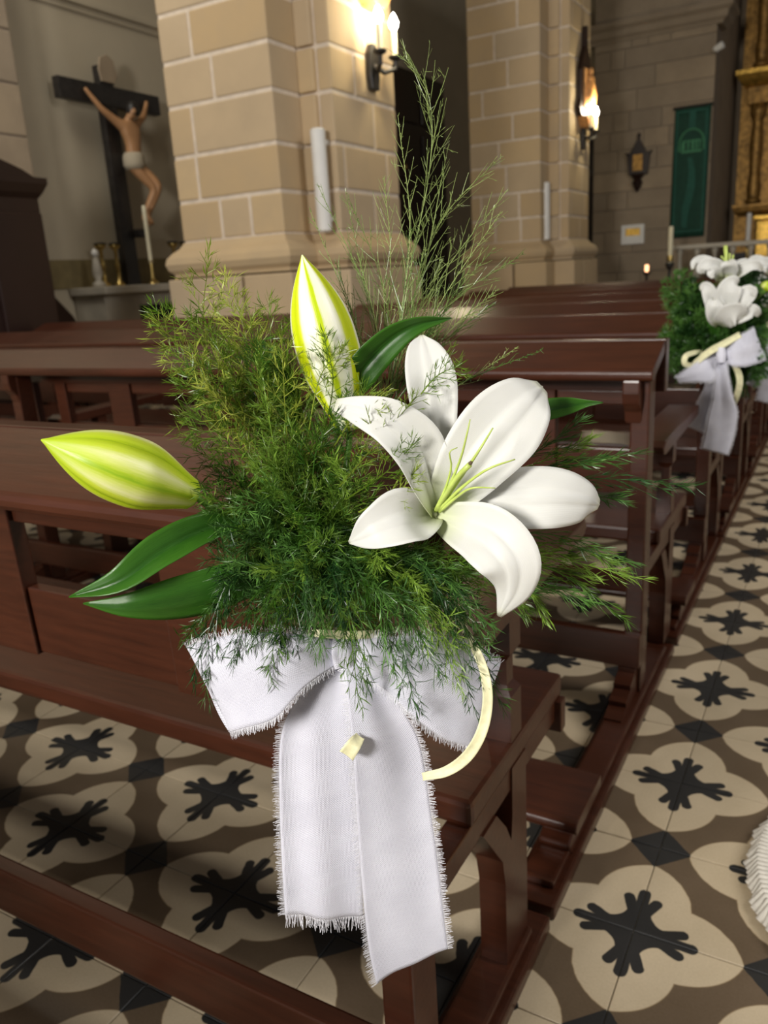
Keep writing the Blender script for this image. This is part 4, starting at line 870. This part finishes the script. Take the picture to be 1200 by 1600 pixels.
for pp, nb, bl in [([(600, 640, .72), (660, 420, .715), (700, 330, .71), (782, 246, .71)], 14, .03), ([(610, 640, .72), (680, 450, .72), (790, 300, .715)], 12, .03), ([(600, 640, .72), (690, 470, .71), (780, 335, .70)], 14, .03), ([(600, 640, .72), (700, 480, .71), (815, 398, .71)], 12, .025), ([(600, 640, .73), (640, 380, .72), (622, 182, .72)], 12, .03), ([(590, 640, .73), (600, 460, .72), (545, 310, .71)], 12, .03), ([(590, 640, .73), (580, 480, .72), (498, 292, .71)], 10, .03), ([(590, 660, .72), (560, 520, .71), (485, 330, .70)], 8, .02), ([(590, 640, .73), (610, 420, .72), (600, 280, .72)], 14, .03), ([(600, 640, .72), (650, 480, .71), (700, 230, .72)], 12, .03), ([(610, 640, .72), (700, 520, .70), (775, 455, .70)], 14, .022), ([(610, 640, .72), (690, 540, .70), (770, 475, .70)], 14, .022), ([(600, 660, .72), (560, 520, .71), (525, 410, .71)], 14, .022), ([(600, 660, .72), (590, 520, .71), (560, 400, .71)], 14, .025), ([(600, 660, .72), (640, 500, .71), (660, 400, .71)], 14, .025), ([(600, 660, .72), (660, 540, .71), (730, 430, .71)], 16, .025), ([(600, 660, .72), (625, 520, .70), (640, 360, .70)], 14, .03), ([(600, 660, .73), (580, 500, .72), (540, 300, .72)], 12, .02), ([(620, 660, .72), (720, 600, .70), (805, 545, .70)], 10, .015), ([(620, 660, .72), (740, 590, .70), (845, 548, .70)], 9, .012), ([(600, 660, .72), (680, 500, .71), (770, 390, .71)], 14, .025), ([(600, 660, .72), (640, 520, .72), (690, 410, .72)], 16, .03), ([(600, 660, .72), (570, 560, .72), (540, 470, .72)], 16, .025), ([(600, 660, .72), (650, 560, .71), (700, 480, .71)], 18, .025), ([(600, 660, .72), (610, 540, .72), (600, 440, .72)], 18, .025)]:
    wiry(pp, nb, bl)

# ================================================================== NEAR BOW
S5 = 520/1200.0
def L5(x, y, d): return W(280+x*S5, 960+y*S5, d)
bow = thing('ribbon_bow', tuple(W(540, 1010, 0.70)), 'large white frayed linen ribbon bow below the near lily bouquet', 'bow')
fl_lines = []; end_lines = []
def edges(G, a=True, b=True, end=None):
    if a: fl_lines.append((G[:, 0], G[:, 1]))
    if b: fl_lines.append((G[:, -1], G[:, -2]))
    if end: end_lines.append((G[-1], G[-2]))
t1, G = strip('ribbon_tail', [(L5(545, 120, .668), L5(625, 120, .670)), (L5(505, 215, .662), L5(632, 200, .668)), (L5(400, 350, .668), L5(640, 330, .668)), (L5(362, 480, .676), L5(645, 500, .676)), (L5(362, 700, .691), L5(655, 720, .692)), (L5(370, 900, .705), L5(660, 920, .707)), (L5(382, 1088, .718), L5(662, 1090, .720))], M_RIB, bow, wave=0.0026, wf=2.4, seed=3, nu=60, nv=26)
edges(G, True, False, True)
t2, G = strip('ribbon_tail', [(L5(585, 120, .664), L5(690, 120, .666)), (L5(600, 220, .655), L5(735, 230, .658)), (L5(612, 340, .653), L5(800, 340, .658)), (L5(628, 500, .658), L5(868, 470, .670)), (L5(642, 740, .675), L5(905, 700, .686)), (L5(662, 1000, .694), L5(935, 920, .702)), (L5(684, 1200, .708), L5(955, 1100, .714)), (L5(712, 1332, .716), L5(968, 1205, .721))], M_RIB, bow, wave=0.0030, wf=1.8, seed=5, nu=70, nv=26)
edges(G, True, True)
l1, G = strip('ribbon_loop', [(L5(572, 95, .664), L5(575, 175, .660)), (L5(470, 78, .648), L5(450, 262, .645)), (L5(340, 66, .645), L5(345, 372, .642)), (L5(170, 78, .655), L5(225, 412, .652)), (L5(42, 112, .672), L5(182, 425, .668)), (L5(60, 112, .682), L5(205, 415, .680)), (L5(300, 90, .690), L5(330, 370, .688)), (L5(560, 100, .680), L5(565, 170, .678))], M_RIB, bow, wave=0.0010, wf=2.0, seed=7, nu=80, nv=20)
edges(G, True, True)
l2, G = strip('ribbon_loop', [(L5(600, 95, .662), L5(610, 190, .658)), (L5(740, 85, .648), L5(745, 275, .645)), (L5(880, 75, .646), L5(850, 370, .642)), (L5(1020, 95, .655), L5(955, 445, .650)), (L5(1130, 165, .672), L5(1055, 478, .666)), (L5(1125, 170, .684), L5(1050, 470, .680)), (L5(880, 110, .694), L5(860, 370, .690)), (L5(620, 110, .680), L5(630, 180, .678))], M_RIB, bow, wave=0.0014, wf=2.2, seed=9, nu=80, nv=20)
edges(G, True, True)
# gathered knot
V = []; UV = []; nu, nv = 20, 30
for i in range(nu):
    for j in range(nv+1):
        a = 2*math.pi*j/nv; s = i/(nu-1); y = 75+120*s; rx = (34+10*math.sin(math.pi*s))*(1+0.10*math.sin(5*a+s*2)); 
        V.append(L5(593+rx*math.cos(a), y+4*math.sin(3*a), .657-0.010*math.sin(a)*math.sin(math.pi*(0.1+0.8*s)))); UV.append((s*0.03, j/nv*0.03))
m = nv+1; mesh('knot', V, [(i*m+j, i*m+j+1, (i+1)*m+j+1, (i+1)*m+j) for i in range(nu-1) for j in range(nv)], M_RIB, bow, smooth=True, uv=UV)
fringe(bow, fl_lines, 0.0068, 0.0007, 0.00042, 3, 0.2)
fringe(bow, end_lines, 0.0135, 0.0007, 0.0005, 4, 0.12)
def band(name, pts, widths, parent, mat=None, seed=0, ref=None): return blade(name, pts, widths, mat or M_RAFFIA, parent, cup=(0.25,), ruffle=0.05, seed=seed, nu=40, nv=7, thick=0.0006, refdir=ref)
band('raffia_tie', [L5(440, 62, .655), L5(520, 70, .648), L5(620, 74, .648), L5(720, 68, .655), L5(800, 50, .665)], [0.002, 0.0032, 0.0032, 0.003, 0.002], bow)
band('raffia_curl', [L5(1000, 10, .665), L5(1050, 90, .650), L5(1098, 200, .640), L5(1112, 310, .636), L5(1092, 420, .636), L5(1040, 510, .640), L5(965, 565, .646), L5(878, 585, .654)], [0.002, 0.0032, 0.0036, 0.0040, 0.0042, 0.0044, 0.0040, 0.003], bow, seed=4)
band('raffia_end', [L5(652, 440, .652), L5(630, 470, .646), L5(604, 508, .648)], [0.004, 0.0058, 0.0065], bow, seed=5)

# ================================================================== FARTHER BOUQUETS
S6 = 180/758.0
def L6(x, y, d): return W(1020+x*S6, 360+y*S6, d-0.10)
def far_bouquet(label):
    b = thing('lily_bouquet', tuple(L6(470, 720, 2.60)), label, 'bouquet')
    def sw(*a): return [x*S6*2.58/FPX for x in a]
    def fl6(base, petals, mat=M_PETAL):
        q = MB().tube([tuple(p) for p in spline(base, 6)], [0.006, 0.008, 0.011, 0.015, 0.019, 0.021], 12).build('lily_flower', mat, b, smooth=True)
        for k, (pp, ww, rl, cp) in enumerate(petals): blade('petal', [L6(*p) for p in pp], sw(*ww), M_PETAL, q, roll=rl, cup=cp, ruffle=0.05, seed=20+k, nu=20, nv=9)
        return q
    # upper lily seen from the side, recurved tips
    q = fl6([L6(440, 400, 2.60), L6(460, 340, 2.59), L6(480, 290, 2.58)], [
        ([(470, 320, 2.57), (430, 250, 2.55), (370, 225, 2.53), (325, 250, 2.53), (330, 285, 2.54)], (30, 44, 40, 34, 12), (0.3,), (0.4,)),
        ([(465, 310, 2.60), (400, 230, 2.62), (330, 195, 2.62), (275, 210, 2.60), (262, 255, 2.59)], (30, 36, 30, 22, 8), (0.4,), (0.3,)),
        ([(490, 310, 2.57), (500, 260, 2.54), (500, 225, 2.52), (495, 200, 2.53)], (36, 52, 46, 10), (0.0,), (0.5,)),
        ([(510, 310, 2.58), (580, 265, 2.55), (640, 235, 2.54), (690, 235, 2.55), (720, 262, 2.57)], (30, 40, 34, 26, 10), (-0.3,), (0.4,)),
        ([(520, 300, 2.62), (560, 240, 2.64), (610, 215, 2.65), (650, 225, 2.66)], (30, 36, 28, 10), (-0.2,), (0.3,)),
        ([(440, 320, 2.56), (410, 270, 2.53), (385, 280, 2.52), (395, 315, 2.52)], (26, 30, 26, 8), (0.2,), (0.4,))])
    for x0, x1, y1, w_ in ((470, 478, 100, 0.010), (490, 505, 150, 0.004), (500, 530, 160, 0.004), (480, 450, 170, 0.004)):
        MB().tube([tuple(L6(x0+10, 290, 2.58)), tuple(L6((x0+x1)/2+8, 200, 2.57)), tuple(L6(x1, y1, 2.56))], [w_*0.4, w_*0.5, w_*0.6], 7).build('filament', M_FIL, q, smooth=True)
    # lower lily facing the camera
    q = fl6([L6(425, 640, 2.60), L6(450, 580, 2.58), L6(480, 520, 2.56)], [
        ([(470, 560, 2.55), (480, 480, 2.52), (500, 400, 2.50), (530, 345, 2.50), (560, 350, 2.51)], (40, 66, 70, 46, 12), (0.0,), (0.4,)),
        ([(480, 570, 2.55), (540, 510, 2.52), (590, 450, 2.50), (640, 410, 2.51), (660, 450, 2.52)], (40, 62, 62, 46, 14), (-0.2,), (0.35,)),
        ([(470, 590, 2.55), (550, 560, 2.51), (620, 535, 2.50), (670, 530, 2.50), (702, 560, 2.52)], (40, 54, 50, 36, 12), (-0.1,), (0.1,)),
        ([(445, 590, 2.55), (410, 510, 2.53), (375, 430, 2.52), (345, 375, 2.52), (308, 380, 2.53)], (40, 60, 50, 34, 12), (0.3,), (0.4,)),
        ([(440, 630, 2.57), (460, 600, 2.52), (500, 560, 2.49), (560, 545, 2.48), (600, 570, 2.50)], (30, 60, 74, 60, 14), (0.2,), (0.2,)),
        ([(435, 620, 2.57), (410, 560, 2.53), (400, 500, 2.51), (405, 450, 2.52)], (26, 52, 50, 14), (0.2,), (0.45,))])
    bd = bud('lily_bud', L6(745, 395, 2.58), L6(775, 330, 2.56), 0.021, M_BUD, b, up=(0.5, -0.8, 0.1))
    MB().tube([tuple(L6(660, 460, 2.6)), tuple(L6(705, 420, 2.59)), tuple(L6(747, 392, 2.58))], 0.008, 7).build('bud_stalk', M_STEM, bd, smooth=True)
    random.seed(5); np.random.seed(5)
    def ff(pp, **k):
        f = Fern(); kw = dict(nb=18, bl=0.10, dens=420, nl=0.022, nw=0.0022, r0=0.002, start=0.2); kw.update(k); f.frond([L6(*q) for q in pp], **kw); f.build('fern_frond', M_FERN_SHADE, b)
    for tx, ty in [(90, 780), (100, 830), (130, 740), (200, 700), (250, 640), (230, 500), (180, 430), (120, 330), (200, 380), (300, 450), (330, 560), (260, 820), (180, 810), (330, 700), (380, 520), (560, 620), (640, 600), (700, 640), (620, 680), (720, 600), (580, 900), (620, 960), (690, 930), (560, 840), (660, 330), (720, 300), (740, 420), (600, 400), (380, 780), (460, 700), (520, 660), (150, 760), (290, 760), (340, 640), (280, 580)]:
        ff([(440+random.uniform(-40, 40), 720, 2.66), ((440+tx)/2, (720+ty)/2-20, 2.64), (tx, ty, random.uniform(2.58, 2.70))])
    for pp in [[(430, 720, 2.62), (400, 600, 2.58), (430, 480, 2.56), (420, 400, 2.56)]]:
        blade('leaf', [L6(*q) for q in pp], sw(20, 40, 30, 4), M_LEAF, b, fold=0.3, nu=16, nv=7)
    return b
def far_bow(label):
    b = thing('ribbon_bow', tuple(L6(450, 800, 2.60)), label, 'bow'); ln = []
    def st(nm, rows, sd, wv=0.004):
        o, G = strip(nm, [(L6(*a), L6(*c)) for a, c in rows], M_RIB, b, wave=wv, wf=2.2, seed=sd, nu=36, nv=14, thick=0.0012); ln.append((G[:, 0], G[:, 1])); ln.append((G[:, -1], G[:, -2]))
    st('ribbon_tail', [((400, 850, 2.56), (450, 850, 2.56)), ((360, 950, 2.54), (440, 940, 2.54)), ((340, 1040, 2.54), (425, 1050, 2.54)), ((285, 1150, 2.57), (410, 1180, 2.57)), ((215, 1290, 2.60), (370, 1345, 2.60))], 1)
    st('ribbon_tail', [((410, 830, 2.55), (475, 830, 2.55)), ((410, 950, 2.52), (490, 930, 2.52)), ((400, 1080, 2.53), (520, 1090, 2.53)), ((370, 1220, 2.55), (550, 1200, 2.55)), ((345, 1350, 2.58), (530, 1350, 2.58)), ((325, 1440, 2.60), (490, 1478, 2.60))], 2)
    st('ribbon_loop', [((430, 780, 2.56), (450, 850, 2.55)), ((340, 840, 2.53), (390, 990, 2.52)), ((230, 910, 2.54), (290, 995, 2.53)), ((152, 960, 2.57), (165, 992, 2.57)), ((240, 920, 2.60), (290, 985, 2.60)), ((430, 790, 2.60), (440, 840, 2.60))], 3)
    st('ribbon_loop', [((450, 780, 2.56), (465, 860, 2.55)), ((540, 720, 2.53), (530, 885, 2.52)), ((620, 670, 2.54), (640, 880, 2.53)), ((662, 648, 2.57), (735, 845, 2.57)), ((620, 690, 2.61), (660, 850, 2.61)), ((460, 790, 2.60), (475, 850, 2.60))], 4)
    V = []; nu, nv = 10, 16
    for i in range(nu):
        for j in range(nv+1):
            a = 2*math.pi*j/nv; s = i/(nu-1); r_ = 26+8*math.sin(math.pi*s); V.append(L6(450+r_*math.cos(a), 770+100*s, 2.53-0.02*math.sin(a)))
    m = nv+1; mesh('knot', V, [(i*m+j, i*m+j+1, (i+1)*m+j+1, (i+1)*m+j) for i in range(nu-1) for j in range(nv)], M_RIB, b, smooth=True)
    fringe(b, ln, 0.008, 0.0022, 0.0012, 6, 0.25)
    band('raffia_tie', [L6(270, 880, 2.54), L6(370, 800, 2.52), L6(470, 745, 2.52), L6(575, 685, 2.53)], [0.008, 0.010, 0.010, 0.009], b)
    band('raffia_curl', [L6(290, 890, 2.56), L6(215, 880, 2.56), L6(215, 830, 2.56), L6(270, 805, 2.57), L6(330, 800, 2.58)], [0.006, 0.008, 0.008, 0.007, 0.006], b)
    band('raffia_curl', [L6(520, 860, 2.57), L6(560, 930, 2.55), L6(572, 1000, 2.54), L6(555, 1080, 2.55), L6(530, 1145, 2.57)], [0.006, 0.009, 0.009, 0.009, 0.008], b, seed=2)
    return b
fb = far_bouquet('second lily bouquet, two open white lilies on the third pew')
fw = far_bow('small white ribbon bow under the second lily bouquet')
fb3 = copy_tree(fb); fb3.location = Vector(fb.location)+Vector((0.06, 1.02, -0.01)); fb3['label'] = 'third lily bouquet at the right edge on the fourth pew'
fw3 = copy_tree(fw); fw3.location = Vector(fw.location)+Vector((0.06, 1.02, -0.01)); fw3['label'] = 'white ribbon bow cut by the right edge on the fourth pew'

# ================================================================== STRAW BASKET
M_STRAW = simple('straw', (0.55, 0.36, 0.13), 0.7, 0.3, 60, bump=0.4)
M_COTTON = simple('white_cotton_fringe', (0.74, 0.70, 0.62), 0.85, 0.1, 60, bump=0.3)
cx, cy, rb = 0.535, 0.265, 0.365
bk = thing('straw_mat', (cx, cy, 0), 'round straw mat with a white fringed rim at the right edge of the aisle', 'mat')
MB().lathe([(rb-0.03, 0.0), (rb-0.02, 0.004), (rb-0.018, 0.016), (rb-0.04, 0.018), (0.02, 0.018)], (cx, cy, 0), 64).build('mat_base', M_STRAW, bk, smooth=True)
for k in range(16):
    r_ = rb-0.022-0.0195*k
    MB().tube([(cx+r_*math.cos(t*math.pi/40), cy+r_*math.sin(t*math.pi/40), 0.019+0.0012*math.sin(t*2.3+k)) for t in range(81)], 0.0098, 6).build('straw_coil', M_STRAW, bk, smooth=True)
for k in range(190):
    a = 2*math.pi*k/190; q_ = random.uniform(-.006, .006)
    p0 = (cx+(rb-0.022)*math.cos(a), cy+(rb-0.022)*math.sin(a), 0.026); p1 = (cx+(rb-0.004)*math.cos(a+0.012), cy+(rb-0.004)*math.sin(a+0.012), 0.028); p2 = (cx+(rb+0.014+q_)*math.cos(a+0.035), cy+(rb+0.014+q_)*math.sin(a+0.035), 0.008)
    MB().tube([p0, p1, p2], [0.006, 0.0085, 0.006], 6).build('fringe_tuft', M_COTTON, bk, smooth=True)
